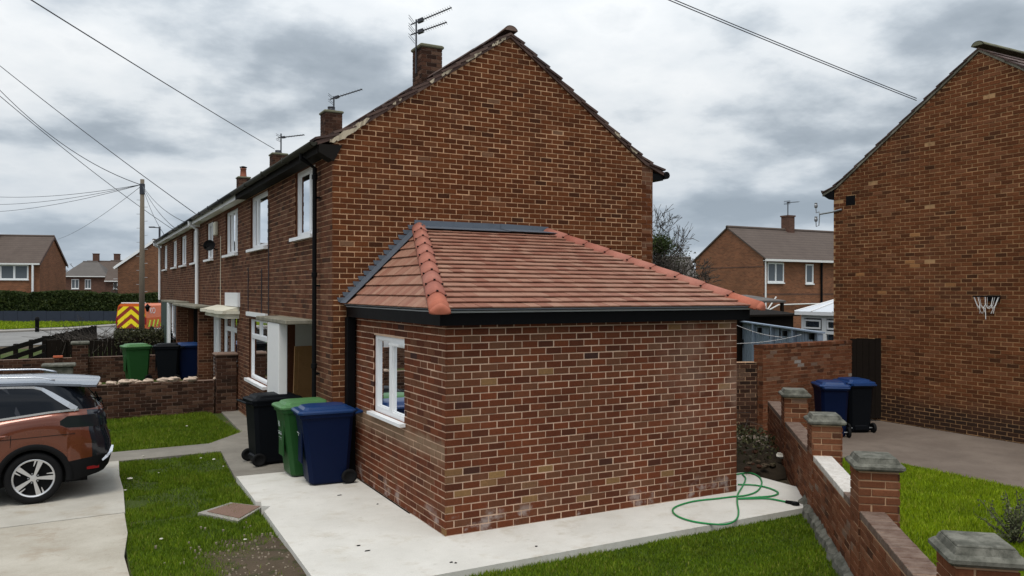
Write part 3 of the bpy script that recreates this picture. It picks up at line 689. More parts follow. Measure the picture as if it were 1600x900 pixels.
for hi in range(4):
    y0, y1 = PY[hi], PY[hi+1]; root = thing('terraced_house', glabel[hi], 'house', (2.7, (y0+y1)/2, 0), 'houses of the brick terrace'); row_roots.append(root)
    O = np.array([FX, y0, 0]); L = y1-y0
    holes = [(a-y0, b-y0, c, d) for a, b, c, d, _ in ups[hi]+downs[hi]]; r = recess[hi]; holes.append((r[0]-y0, r[1]-y0, r[2]-.06, r[3]))
    backing(root, O, U_, N_, L, 5.2, holes, M['m_fac'], z0=-.12)
    rects = course_bricks(L, -.02, 5.18, BLO, CHO, holes, par=1)
    brick_skin(root, O, U_, N_, rects, M['b_fac'], hi == 0, .02, .0015)
    # shell: rear wall, party walls, first floor, so rooms are closed and dark
    sh = MB(); sh.box(BX-.25, BX, y0, y1, -.12, 5.2); sh.build('rear_wall', M['farbrick'], root)
    ins = MB(); ins.box(FX+.30, FX+.33, y0+.02, y1-.02, 2.45, 2.6); ins.quad((FX+.2, y0+.02, 2.5), (BX-.26, y0+.02, 2.5), (BX-.26, y1-.02, 2.5), (FX+.2, y1-.02, 2.5))
    ins.quad((1.9, y0+.02, -.1), (1.9, y1-.02, -.1), (1.9, y1-.02, 5.2), (1.9, y0+.02, 5.2)); ins.quad((FX+.2, y0+.02, 5.15), (BX-.26, y0+.02, 5.15), (BX-.26, y1-.02, 5.15), (FX+.2, y1-.02, 5.15))
    for yy in (y0+.03, y1-.03): ins.quad((FX+.17, yy, -.1), (BX-.26, yy, -.1), (BX-.26, yy, 5.15), (FX+.17, yy, 5.15))
    ins.build('inner_partition', M['plaster'], root)
    for a, b, c, d, pn in ups[hi]: window(root, (FX, 0, 0), U_, N_, a, b, c, d, pn, .06, .05, curtain=(.04, .98) if hi != 1 else (.02, .6), sillw=.09)
    for a, b, c, d, pn in downs[hi]: window(root, (FX, 0, 0), U_, N_, a, b, c, d, pn, .06, .05, curtain=None if hi == 0 else (.0, .98), sillw=.10)
    # entrance recess
    ra, rb, rc, rd = r; dp = 1.1 if hi in (0, 2, 3) else .12; rm = MB(); xb = FX+dp
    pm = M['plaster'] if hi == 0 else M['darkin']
    x0 = FX+.172 if dp > .2 else FX+.11; e_ = .004
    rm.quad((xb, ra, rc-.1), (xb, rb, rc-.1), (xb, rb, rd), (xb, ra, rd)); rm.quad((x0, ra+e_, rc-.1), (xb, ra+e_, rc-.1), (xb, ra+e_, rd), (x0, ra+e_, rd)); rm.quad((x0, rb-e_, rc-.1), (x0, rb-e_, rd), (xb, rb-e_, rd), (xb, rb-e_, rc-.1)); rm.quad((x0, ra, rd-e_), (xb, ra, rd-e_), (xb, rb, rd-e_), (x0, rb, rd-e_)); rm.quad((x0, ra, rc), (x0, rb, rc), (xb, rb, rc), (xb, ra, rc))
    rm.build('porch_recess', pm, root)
    # roof
    cF, cB = roof_courses(profF, 13), roof_courses(profB, 13)
    ya = y0+(.30 if hi == 0 else 0); mb = MB()
    for k in range(13):
        mb.rv = random.random(); tile_strip(mb, cF[k], ya, y1, 'y'); mb.rv = random.random(); tile_strip(mb, cB[k], ya, y1, 'y')
    rf = mb.build('roof', M['oldtile'], root)
    if hi == 0:
        for k in range(13):
            for c in (cF[k], cB[k]):
                q = MB(); q.rv = random.random(); j = random.uniform(-.012, .012); tile_strip(q, c, y0-.05+j, y0+.298, 'y', .050+random.uniform(0, .012), .036); q.build('roof_tile', M['oldtile'], root)
    if hi == 0:
        y = y0-.06; k = 0
        while y < y1-.2:
            q = half_tile((RIDX, y, RIDZ+(.03 if k == 0 else -.005)), (RIDX, y+.44, RIDZ-.005), (0, 0, 1), .128+.004*(k % 2), .128, cap0=(k == 0)); q.r = [random.random()]*len(q.r); q.build('ridge_tile', M['oldtile'], root, True); y += .445; k += 1
    else:
        q = half_tile((RIDX, y0, RIDZ-.005), (RIDX, y1, RIDZ-.005), (0, 0, 1), .125, .125); q.build('ridge_tile', M['oldtile'], root, True)
    cw = [(.46, .50, 7.86, None), (.50, .52, 7.92, (.11, .10)), (.52, .54, 7.74, (.12, .08)), (.5, .52, 7.76, (.14, .34))][hi]
    chy = [7.15, 14.4, 21.35, 28.4][hi]
    ch = chimney(root, RIDX, chy, cw[0], cw[1], 6.9, cw[2], pot=cw[3])
    if hi == 3:   # cowl on the pot
        q = MB(); q.lathe((RIDX, chy, cw[2]+.50), (0, 0, 1), [(.16, 0), (.17, .02), (.05, .06)], 14)
        for an in range(4): q.tube([(RIDX+.12*math.cos(an*1.57), chy+.12*math.sin(an*1.57), cw[2]+.4), (RIDX+.12*math.cos(an*1.57), chy+.12*math.sin(an*1.57), cw[2]+.51)], .012, 5)
        q.build('chimney_cowl', M['black'], ch)
    # eaves
    gm, fm = (M['gutter'], M['soffit']) if hi == 0 else (M['white'] if hi else None, M['whitep'])
    e = MB(); e.box(-.555, FX-.001, y0 - (.0 if hi else .0), y1, 4.915, 4.94); e.build('soffit', M['soffit'] if hi < 1 else M['whitep'], root)
    e = MB(); e.box(-.58, -.556, y0, y1, 4.90 if hi else 4.905, 5.075); e.build('fascia', fm, root)
    gt = MB(); V = []; F = []; n = 8; yy = [y0-.04 if hi == 0 else y0, y1]
    for y in yy:
        for rr in (.062, .052):
            for k in range(n+1): an = math.pi+math.pi*k/n; V.append((-.645+rr*math.cos(an), y, 5.06+rr*1.15*math.sin(an)))
    m_ = n+1
    for k in range(n): F += [(k, k+1, 2*m_+k+1, 2*m_+k), (m_+k, 3*m_+k, 3*m_+k+1, m_+k+1), (k, m_+k, m_+k+1, k+1), (2*m_+k, 2*m_+k+1, 3*m_+k+1, 3*m_+k)]
    F += [(0, 2*m_, 3*m_, m_), (n, m_+n, 3*m_+n, 2*m_+n)]
    gt.add(V, F); 
    if hi == 0: gt.add(V[:m_]+[(-.645, yy[0], 5.06)], [tuple(range(m_))])
    for s_ in range(1, 4): gt.box(-.715, -.583, y0+s_*L/4-.03, y0+s_*L/4+.03, 4.985, 5.075)
    gt.build('gutter', M['gutter'] if hi == 0 else M['alu'], root, True)
    # low black gutter at the back
    q = MB(); q.tube([(6.06, y0-.04, 5.03), (6.06, y1, 5.03)], .07, 10); q.box(BX, 6.0, y0, y1, 4.93, 5.05); q.build('rear_gutter', M['black'], root)
H1, H2, H3, H4 = row_roots
# gable end wall of the end house
gO, gU, gN = np.array([FX, YG, 0]), np.array([1., 0, 0]), np.array([0, -1., 0]); GL = BX-FX
apex = RIDX-FX; slope = (7.13-5.06)/apex
backing(H1, gO, gU, gN, GL, 5.06, [], M['m_old'], top=[(0, 5.06), (GL, 5.06), (apex, 7.13)], z0=-.12, name='gable_wall')
def grange(z):
    if z < 5.06: return (0, GL)
    e = (z-5.06)/slope; return (e, GL-e)
def gscore(p):   # bricks seen above the extension roof, nearest first
    x, z = p[0], p[2]
    lim = 3.95 if .9 < x < 3.5 else (2.6+(x+.16)*1.05 if -.16 < x <= .9 else (2.62+(4.66-x)*1.05 if 3.5 <= x < 4.66 else 0))
    return score(p) if z > lim+.1 else -1e9
brick_skin(H1, gO, gU, gN, course_bricks(GL, -.02, 7.13, BLO, CHO, rngf=grange, par=0), M['b_old'], True, .02, .0018, keep=gscore, nind=300)
bw = MB(); bw.box(FX+.02, BX-.02, YG+.02, YG+.22, -.1, 5.06); bw.slab([(FX, YG+.02, 5.06), (BX, YG+.02, 5.06), (RIDX, YG+.02, 7.12)], (0, .2, 0)); bw.build('gable_inner_leaf', M['m_old'], H1)
fg = MB(); fg.box(FX, BX, PY[4]-.2, PY[4], -.12, 5.06); fg.slab([(FX, PY[4]-.2, 5.06), (BX, PY[4]-.2, 5.06), (RIDX, PY[4]-.2, 7.12)], (0, .2, 0)); fg.build('gable_wall', M['farbrick'], H4)
# verge bedding, with the pale mortar patches
vb = MB()
for sgn, pr in ((1, profF), (-1, profB)):
    for i in range(2):
        a, b = np.array(pr[i]), np.array(pr[i+1]); vb.slab([(a[0], YG-.03, a[1]-.065), (b[0], YG-.03, b[1]-.065), (b[0], YG-.03, b[1]-.002), (a[0], YG-.03, a[1]-.002)], (0, .2, 0))
vb.build('verge_bedding', M['oldtile'], H1)
def lump(mb, c, s, seed):
    r = np.random.default_rng(seed); V = []; F = []; nu, nv = 8, 6
    for i in range(nv+1):
        for j in range(nu):
            th, ph = math.pi*i/nv, 2*math.pi*j/nu; k = 1+r.normal(0, .16); V.append((c[0]+s[0]*k*math.sin(th)*math.cos(ph), c[1]+s[1]*k*math.sin(th)*math.sin(ph), c[2]+s[2]*k*math.cos(th)))
    for i in range(nv):
        for j in range(nu): F.append((i*nu+j, (i+1)*nu+j, (i+1)*nu+(j+1) % nu, i*nu+(j+1) % nu))
    mb.add(V, F)
vline = lambda X: 5.06+(X+.345)*slope+.035 if X < RIDX else 5.06+(BX-X)*slope+.035
rv_ = random.Random(5)
for xa_, xb_, hh_ in ((-.40, .22, .085), (.60, .65, .03), (.70, .74, .03), (1.22, 1.30, .035), (1.42, 1.62, .03), (1.86, 2.14, .045), (2.34, 2.64, .05), (4.85, 4.98, .03), (5.2, 5.36, .045)):
    nn_ = max(3, int((xb_-xa_)/.025)); up_ = []; lo_ = []
    for k in range(nn_+1):
        X = xa_+(xb_-xa_)*k/nn_; f_ = math.sin(math.pi*(k+.35)/(nn_+.7))**.5; base_ = max(vline(X), 5.085) if X < .3 else vline(X)
        up_.append((X, YG-.050+rv_.gauss(0, .004), base_+.034+hh_*.25*f_+rv_.gauss(0, .005))); lo_.append((X, YG-.044+rv_.gauss(0, .004), base_+.030-hh_*f_+rv_.gauss(0, .009)))
    q = MB(); nv_ = nn_+1; q.add(up_+lo_+[(x, YG-.005, z) for x, y, z in up_]+[(x, YG-.005, z) for x, y, z in lo_], [(k, k+1, nv_+k+1, nv_+k)[::-1] for k in range(nn_)]+[(k, 2*nv_+k, 2*nv_+k+1, k+1)[::-1] for k in range(nn_)]+[(nv_+k, nv_+k+1, 3*nv_+k+1, 3*nv_+k)[::-1] for k in range(nn_)]); q.build('verge_mortar', M['mortarpatch'], H1)
# corbelled eaves end, downpipe, aerial cable and crack lines
q = MB(); q.slab([(-.56, YG-.03, 5.04), (-.56, YG-.03, 4.92), (-.33, YG-.03, 4.80), (-.20, YG-.03, 5.05)], (0, .26, 0)); q.build('eaves_corbel', M['soffit'], H1)
q = MB(); q.tube([(-.645, 4.20, 4.99), (-.645, 4.20, 4.92), (-.43, 4.20, 4.78), (-.43, 4.20, -.02)], .036, 12)
for z in (4.6, 3.05, 1.6, .5): q.lathe((-.43, 4.20, z), (0, 0, 1), [(.036, 0), (.047, .005), (.047, .075), (.036, .08)], 12)
for z in (4.3, 2.9, 1.5): q.box(-.43, FX, 4.18, 4.22, z, z+.03)
q.build('downpipe', M['black'], H1, False)
for hh, yy, zb, mm in ((H3, 18.55, 2.3, 'white'), (H4, 31.6, 2.4, 'white')):
    q = MB(); q.tube([(-.645, yy, 5.0), (-.645, yy, 4.9), (-.42, yy, 4.75), (-.42, yy, zb)], .055, 10); q.box(-.50, -.345, yy-.09, yy+.09, 4.84, 5.08); q.build('downpipe', M[mm], hh)
q = MB()
for yy, z0, z1 in ((8.05, 2.35, 4.6), (8.75, 2.3, 3.3), (10.25, 2.35, 3.35)): q = MB(); q.tube([(FX-.006, yy, z0), (FX-.006, yy+.02, (z0+z1)/2), (FX-.006, yy, z1)], .011, 6); q.build('wall_cable', M['cable'], H1)
q = MB(); q.tube([(FX-.006, 14.25, .4), (FX-.006, 14.25, 4.3)], .010, 6); q.build('wall_cable', M['cream'], H2)
q = MB(); q.bevbox(-.44, FX, 14.7, 15.0, 4.35, 4.72, .02); q.build('alarm_box', M['cream'], H2)
q = MB(); q.lathe((-.55, 14.85, 4.05), (-.35, -.9, .3), [(0, .0), (.08, .015), (.15, .05), (.16, .06), (.15, .06), (.08, .025), (0, .01)], 18); q.tube([(FX, 14.85, 3.95), (-.62, 14.85, 4.05)], .02, 6); q.tube([(-.62, 14.85, 4.0), (-.85, 14.68, 4.08)], .012, 6); q.build('satellite_dish', M['black'], H2)
# entrance of the end house: slab canopy, white side panel, leaning timber door
q = MB(); q.bevbox(-.80, FX-.002, 4.56, 7.0, 2.285, 2.36, .012); q.build('porch_canopy', M['canopy'], H1)
q = MB(); q.bevbox(-.785, -.64, 5.12, 6.03, .02, 2.283, .01); q.build('porch_panel', M['whitep'], H1)
q = MB(); q.obox((FX-.003, 0, 0), (0, 1, 0), (0, 0, 1), (-1, 0, 0), 8.15, 10.28, 2.27, 2.36, 0, .05); q.build('window_head', M['white'], H1)
bd = MB(); dU, dV, dN = nrm((1, .06, 0)), nrm((.05, .10, 1)), nrm((.06, -1, .1)); bd.obox((-.36, 6.22, .02), dU, dV, dN, .06, .62, 0, 1.80, -.045, 0)
for k in range(2): bd.obox((-.36, 6.22, .02), dU, dV, dN, .13, .55, .15+.85*k, .9+.8*k, .001, .014)
tag(bd.build('timber_door', M['ply']), 'old brown timber door leaning inside the open porch recess', 'door')
bd = MB(); bd.obox((.16, 6.02, .02), nrm((1, .06, 0)), nrm((.16, .08, 1)), nrm((.06, -1, 0)), 0, .08, 0, 1.78, -.04, 0)
tag(bd.build('timber_batten', M['ply']), 'narrow timber batten propped beside the brown door', 'plank')
# second house entrance: scalloped canopy over bay, door frame
q = MB(); V = []; n = 14
cnp = [(FX, 11.35), (-.62, 11.45)]
for k in range(n+1):
    yy = 11.45+(14.9-11.45)*k/n; cnp.append((-.72-.10*math.sin(math.pi*((k % 5)/5.0)), yy))
cnp += [(FX, 15.0)]
cn = MB(); cn.prism(cnp, 2.27, 2.345); cn.prism([(FX, 11.42), (-.66, 11.5), (-.66, 14.85), (FX, 14.9)], 2.16, 2.268); cn.slab([(FX-.001, 11.4, 2.346), (-.70, 11.5, 2.346), (FX-.001, 11.4, 2.44)], (0, 3.45, 0)); cn.build('door_canopy', M['cream'], H2)
q = MB(); q.box(-.40, FX-.002, 11.3, 13.2, 2.445, 2.78); q.build('fascia_panel', M['white'], H2)
df = MB()
for a, b, c, d in ((14.2, 14.27, .05, 2.15), (15.03, 15.1, .05, 2.15), (14.27, 15.03, 2.05, 2.15)): df.box(FX-.05, FX+.06, a, b, c, d)
df.box(FX+.01, FX+.05, 14.27, 15.03, .06, 2.05)
for a, b, c, d in ((14.36, 14.94, .2, .9), (14.36, 14.94, 1.05, 1.95)): df.box(FX-.004, FX+.009, a, b, c, d)
dr = df.build('door', M['white'], H2); q = MB(); q.tube([(FX-.03, 14.34, 1.02), (FX-.03, 14.46, 1.02)], .012, 6); q.build('handle', M['metal'], dr)
def porch_wall(root, ya, yb, xo, z1, m='b_fac', mm='m_fac'):
    q = MB(); q.box(xo+.009, FX-.001, ya+.009, yb-.009, -.1, z1); pw = q.build('porch_wall', M[mm], root)
    brick_skin(pw, (xo, ya, 0), (1, 0, 0), (0, -1, 0), course_bricks(FX-xo, 0, z1, .225, CHO), M[m], False); brick_skin(pw, (xo, ya, 0), (0, 1, 0), (-1, 0, 0), course_bricks(yb-ya, 0, z1, .225, CHO, par=1), M[m], False)
porch_wall(H2, 15.30, 15.62, -.76, 2.32); porch_wall(H3, 21.5, 21.8, -.70, 2.32)
q = MB(); q.bevbox(-.90, FX-.002, 15.05, 21.0, 2.325, 2.40, .012); q.build('porch_canopy', M['canopy'], H3)
q = MB(); q.bevbox(-.80, FX-.002, 21.1, 26.3, 2.37, 2.45, .012); q.build('porch_canopy', M['canopy'], H4)
q = MB(); q.bevbox(-.80, -.74, 24.0, 26.2, .05, 2.365, .008); q.build('porch_side', M['darkgreen'], H4)
q = MB(); q.bevbox(-.80, -.72, 23.4, 23.98, .05, 2.365, .008); q.build('porch_post', M['white'], H4)
# TV aerials
def aerial(base, mast, booms, label, sc=1.0):
    t = thing('tv_aerial', label, 'aerial', base, 'rooftop aerials'); b = np.asarray(base, float)
    MB().tube([b, b+(0, 0, mast)], .018*sc, 6).build('mast', M['alu'], t)
    for z, d, L, el in booms:
        d = nrm(d); o = b+np.array([0, 0, z]); bm = MB().tube([o-d*.12, o+d*L], .014*sc, 6).build('boom', M['alu'], t)
        s = nrm(np.cross(d, (0, 0, 1))); e = MB()
        for k in range(el):
            p = o+d*(.16+(L-.18)*k/max(1, el-1)); e.tube([p-s*.13, p+s*.13], .0045*sc, 4)
        for k in (-1, 1):
            for j in (-.5, .5, 1): e.tube([o-d*.1-s*.24+np.array([0, 0, .11*k*j]), o-d*.1+s*.24+np.array([0, 0, .11*k*j])], .006*sc, 4)
        e.obox(o+d*.1, d, s, (0, 0, 1), -.06, .06, -.05, .05, -.035, .035); e.build('elements', M['alu'], bm)
    return t
aerial((RIDX-.27, 7.15-.05, 7.35), 1.12, [(1.06, (.75, -.55, .34), .80, 13), (.84, (.75, -.55, .28), .68, 11)], 'double TV aerial strapped to the nearest brick chimney of the end house')
aerial((RIDX+.30, 15.2, 7.2), 1.45, [(1.4, (.8, -.5, .28), .9, 9)], 'single TV aerial rising beside the second terrace chimney', 1.3)
aerial((RIDX+.30, 22.3, 7.2), 1.55, [(1.4, (.8, -.5, .1), .9, 8)], 'TV aerial between the third and fourth terrace chimneys', 1.5)

# ------------------------------------------------------------------ new extension
EX = thing('brick_extension', 'new single storey red brick extension with tiled hipped roof', 'extension', (2.25, 1.7, 0))
BLE, CHE, EL, EW, EH = .225, .08569, 4.5, 3.478, 2.485
wh = (1.33, 2.56, 1.115, 2.205)
backing(EX, (0, 0, 0), (1, 0, 0), (0, -1, 0), EL, EH, [], M['m_ext'], name='wall'); backing(EX, (0, 0, 0), (0, 1, 0), (-1, 0, 0), EW, EH, [wh], M['m_ext'], name='wall', revm='b_ext')
q = MB(); q.box(.10, EL-.009, .11, .2, 0, EH); q.box(EL-.12, EL-.009, .2, EW, 0, EH); q.build('wall', M['m_ext'], EX)
SAND = [True]
def efun(r):
    v = random.random(); z = r[2]
    if r[4:] == () and SAND[0] and z < .75 and r[0] < 2.2 and random.random() < .09: return random.uniform(.94, 1)
    if random.random() < .014: return random.uniform(0, .08)
    return .1+.8*v if v < .985 else .97
# keep the sandy bricks near the bottom left corner
rf_ = course_bricks(EL, 0, EH-.02, BLE, CHE, par=0)
brick_skin(EX, (0, 0, 0), (1, 0, 0), (0, -1, 0), rf_, M['b_ext'], True, .02, .0013, efun, keep=score, nind=200)
SAND[0] = False
rl_ = course_bricks(EW, 0, EH-.02, BLE, CHE, [wh], par=1)
brick_skin(EX, (0, 0, 0), (0, 1, 0), (-1, 0, 0), rl_, M['b_ext'], True, .02, .0013, efun, keep=lambda p: score(p), nind=100)
brick_skin(EX, (EL, 0, 0), (0, 1, 0), (1, 0, 0), course_bricks(EW, 0, EH-.04, BLE, CHE, par=1), M['b_ext'], False)
ewin = window(EX, (0, 0, 0), (0, 1, 0), (-1, 0, 0), *wh, [(.055, .445, .06, .90), (.535, .93, .075, .945)], .045, .03, .07, sillw=.085)
q = MB(); q.box(-.045, -.03, 1.43, 1.80, 2.105, 2.13); q.build('trickle_vent', M['white'], ewin)
# dark room behind the window
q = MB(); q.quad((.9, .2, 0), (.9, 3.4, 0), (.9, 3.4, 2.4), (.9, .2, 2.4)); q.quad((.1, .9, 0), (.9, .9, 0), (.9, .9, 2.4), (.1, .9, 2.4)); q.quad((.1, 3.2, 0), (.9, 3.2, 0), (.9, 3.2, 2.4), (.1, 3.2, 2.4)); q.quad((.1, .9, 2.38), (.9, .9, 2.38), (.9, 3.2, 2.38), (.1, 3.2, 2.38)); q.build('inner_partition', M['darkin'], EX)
q = MB(); q.bevbox(.25, .6, 1.5, 2.0, .9, 1.62, .01); tag(q.build('cardboard_box', M['card']), 'brown cardboard box seen through the white extension window', 'box')
# eaves
q = MB(); q.box(-.125, EL+.125, -.125, -.10, 2.440, 2.595); q.box(-.125, -.10, -.10, EW, 2.440, 2.595); q.box(EL+.10, EL+.125, -.10, EW, 2.440, 2.595); q.build('fascia', M['blackp'], EX)
q = MB(); q.box(-.10, EL+.10, -.10, -.003, 2.445, 2.46); q.box(-.10, -.003, -.003, EW, 2.445, 2.46); q.build('soffit', M['blackp'], EX)
q = MB(); q.slab([(-.16, -.165, 2.585), (EL+.16, -.165, 2.585), (EL+.17, -.200, 2.632), (-.17, -.200, 2.632)], (0, .02, .005)); q.slab([(-.128, -.16, 2.590), (-.128, EW, 2.590), (-.158, EW, 2.628), (-.158, -.16, 2.628)], (.02, 0, .005)); q.build('eaves_tray', M['greysteel'], EX)
q = MB(); q.bevbox(-.155, -.02, 3.335, 3.465, 0.002, 2.438, .012); q.build('downpipe', M['blackp'], EX)
# roof tiles laid in courses on the two visible hips and the right one
ez, rz_ = 2.62, 3.86; e0, e1, ey = -.165, EL+.165, -.215; rxa, rxb, ry = 1.06, 3.40, YG-.01
def clip_poly(poly, a, b):      # keep left side of a->b
    out = []
    for i in range(len(poly)):
        p, q_ = poly[i], poly[(i+1) % len(poly)]
        sp = (b[0]-a[0])*(p[1]-a[1])-(b[1]-a[1])*(p[0]-a[0]); sq = (b[0]-a[0])*(q_[1]-a[1])-(b[1]-a[1])*(q_[0]-a[0])
        if sp >= 0: out.append(p)
        if (sp >= 0) != (sq >= 0): t_ = sp/(sp-sq); out.append((p[0]+t_*(q_[0]-p[0]), p[1]+t_*(q_[1]-p[1])))
    return out
ntile = [0]
def tiled_slope(O, U, S, poly, gauge, tw, name, nind, mcode):
    """O eave origin, U along the eave, S up the slope (unit); poly in (u,s) counter-clockwise"""
    O, U, S = map(lambda v: np.asarray(v, float), (O, U, S)); Nn = nrm(np.cross(U, S)); Nn = Nn if Nn[2] > 0 else -Nn
    smax = max(p[1] for p in poly); k = 0; restV = MB(); items = []
    umin, umax = min(p[0] for p in poly), max(p[0] for p in poly)
    while k*gauge < smax-.02:
        s0, s1 = k*gauge, min((k+1)*gauge+.03, smax); off = (k % 2)*tw/2; i = 0; u = umin-tw+off
        while u < umax:
            P = [(u+.0016, s0), (u+tw-.0016, s0), (u+tw-.0016, s1), (u+.0016, s1)]
            for j in range(len(poly)): 
                P = clip_poly(P, poly[j], poly[(j+1) % len(poly)])
                if len(P) < 3: break
            if len(P) >= 3:
                A = abs(sum(P[j][0]*P[(j+1) % len(P)][1]-P[(j+1) % len(P)][0]*P[j][1] for j in range(len(P))))/2
                if A > .0012: items.append((P, s0, s1, k))
            u += tw
        k += 1
    items.sort(key=lambda it: -score(O+U*it[0][0][0]+S*it[0][0][1])*0 - it[1]*-1)
    for n_, (P, s0, s1, k) in enumerate(items):
        mb = MB() if n_ < nind else restV
        mb.rv = random.random(); j = random.gauss(0, .0012)
        lift = lambda s: .037-(s-s0)/(gauge+.03)*.029+j
        top = [O+U*a+S*b+Nn*lift(b) for a, b in P]; bot = [p-Nn*.015 for p in top]; m_ = len(P)
        mb.add(bot+top, [tuple(range(m_-1, -1, -1)), tuple(range(m_, 2*m_))]+[(i, (i+1) % m_, m_+(i+1) % m_, m_+i) for i in range(m_)])
        if n_ < nind: mb.build('roof_tile', M[mcode], EX)
    if len(items) > nind: restV.build('roof_tiling', M[mcode], EX, kind='stuff')
    return Nn
slF = nrm((0, ry-ey, rz_-ez)); LF = math.dist((ey, ez), (ry, rz_)); slL = nrm((rxa-e0, 0, rz_-ez)); LL = math.dist((e0, ez), (rxa, rz_))
NF = tiled_slope((e0, ey, ez), (1, 0, 0), slF, [(0, 0), (e1-e0, 0), (rxb-e0, LF), (rxa-e0, LF)], .195, .165, 'front', 205, 'tile')
NL = tiled_slope((e0, ey, ez), (0, 1, 0), slL, [(0, 0), (ry-ey, 0), (ry-ey, LL)], .195, .165, 'left', 95, 'tile')
tiled_slope((e1, ey, ez), (0, 1, 0), nrm((rxb-e1, 0, rz_-ez)), [(0, 0), (ry-ey, 0), (ry-ey, LL)], .195, .165, 'right', 0, 'tile')
q = MB(); d_ = .028   # underlay deck
for P in ([(e0, ey, ez), (e1, ey, ez), (rxb, ry, rz_), (rxa, ry, rz_)], [(e0, ey, ez), (rxa, ry, rz_), (e0, ry, ez)], [(e1, ey, ez), (e1, ry, ez), (rxb, ry, rz_)]): q.quad(*[(x, y, z-.012) for x, y, z in P])
q.build('roof_deck', M['black'], EX)
HIPP = [(x_*.82, y_*.9) for x_, y_ in [(-.150, -.052), (-.142, -.018), (-.105, .022), (-.060, .052), (-.024, .068), (0, .072), (.024, .068), (.060, .052), (.105, .022), (.142, -.018), (.150, -.052)]]
for (A, B, nt) in (((e0, ey, ez), (rxa, ry, rz_), 9), ((e1, ey, ez), (rxb, ry, rz_), 9)):
    A, B = np.array(A), np.array(B); t = nrm(B-A); hn = nrm(np.cross(np.cross(t, (0, 0, 1)), t)); hn = hn if hn[2] > 0 else -hn; s = nrm(np.cross(t, hn))
    A = A-t*.05; Lh = np.linalg.norm(B-A)-.06; n_ = len(HIPP)
    for k in range(nt):
        p0 = A+t*Lh*k/nt+hn*.034; p1 = A+t*(Lh*(k+1)/nt+.02)+hn*.022; V = []; F = []
        for P_, sc_ in ((p0, 1.0), (p1, .97)):
            vv = .03 if P_ is p0 and k else 0      # arrow shaped lower edge
            for th_ in (0, .016):
                for a_, b_ in HIPP: V.append(P_+s*a_*sc_+hn*(b_*sc_-th_)-t*(vv*(1-abs(a_)/.15)-vv))
        for i_ in range(n_-1): F += [(i_, i_+1, 2*n_+i_+1, 2*n_+i_), (n_+i_+1, n_+i_, 3*n_+i_, 3*n_+i_+1), (i_+1, i_, n_+i_, n_+i_+1), (2*n_+i_, 2*n_+i_+1, 3*n_+i_+1, 3*n_+i_)]
        F += [(0, 2*n_, 3*n_, n_), (n_-1, 2*n_-1, 4*n_-1, 3*n_-1)]
        q = MB(); q.rv = 1.0 if k == 0 else random.uniform(0, .85); q.add(V, F)
        if k == 0:
            rg = [[p0-t*dt_+s*a_*sc_+hn*((b_+.052)*sc2-.052) for a_, b_ in HIPP] for dt_, sc_, sc2 in ((0, 1, 1), (.02, .98, .96), (.04, .90, .85), (.052, .70, .62), (.056, .35, .3))]
            q.add(sum(rg, []), [(j_*n_+i_, j_*n_+i_+1, (j_+1)*n_+i_+1, (j_+1)*n_+i_) for j_ in range(4) for i_ in range(n_-1)]+[tuple(range(4*n_, 5*n_))]+[tuple([j_*n_ for j_ in range(5)]+[j_*n_+n_-1 for j_ in range(4, -1, -1)])])
        ht = q.build('hip_tile', M['hip'], EX, True)
        if k:
            for a_, b_ in ((-.10, .004), (0, .066), (.10, .004)):
                c = MB(); c.obox(p0+s*a_+hn*b_+t*(.03*abs(a_)/.15), t, s, hn, -.012, .012, -.013, .013, -.006, .008); c.build('hip_clip', M['black'], ht)
# lead work against the gable
q = MB(); q.slab([(.98, YG-.012, 3.86), (2.55, YG-.012, 3.86), (2.55, YG-.012, 3.965), (.98, YG-.012, 3.965)], (0, .008, 0)); q.slab([(1.05, YG-.014, 3.868), (2.55, YG-.014, 3.868), (2.55, YG-.34, 3.815), (1.0, YG-.34, 3.815)], (0, 0, .006)); q.build('lead_apron', M['lead'], EX)
q = MB(); q.slab([(2.53, YG-.022, 3.862), (3.46, YG-.022, 3.858), (3.46, YG-.022, 3.95), (2.53, YG-.022, 3.968)], (0, .008, 0)); q.slab([(2.53, YG-.024, 3.876), (3.44, YG-.024, 3.872), (3.46, YG-.345, 3.82), (2.53, YG-.345, 3.822)], (0, 0, .006)); q.build('lead_apron', M['lead'], EX)
q = MB(); a, b = np.array([e0-.03, 0, ez-.0]), np.array([rxa, 0, rz_]); nl = np.array([-slL[2], 0, slL[0]])
q.slab([(*(a+nl*.045)[:1], YG-.008, (a+nl*.045)[2]), (*(b+nl*.045)[:1], YG-.008, (b+nl*.045)[2]), (*(b+nl*.040)[:1], YG-.30, (b+nl*.040)[2]), (*(a+nl*.040)[:1], YG-.30, (a+nl*.040)[2])], nl*.006); q.build('lead_soaker', M['lead'], EX)
zk = np.arange(ez+.10, rz_+.06, CHO)
for k, zc in enumerate(zk):
    x1 = e0+(zc-ez)*(rxa-e0)/(rz_-ez)+.02; yk = YG-.006-.005*(k % 2)
    pts_ = [(x1-.225, yk, zc+.012), (x1+.06, yk, zc+.014), (x1+.03, yk, zc-.09), (x1-.205, yk, zc-.05)]
    q = MB(); q.slab(pts_, (0, .003, 0)); q.build('lead_step', M['lead'], EX)
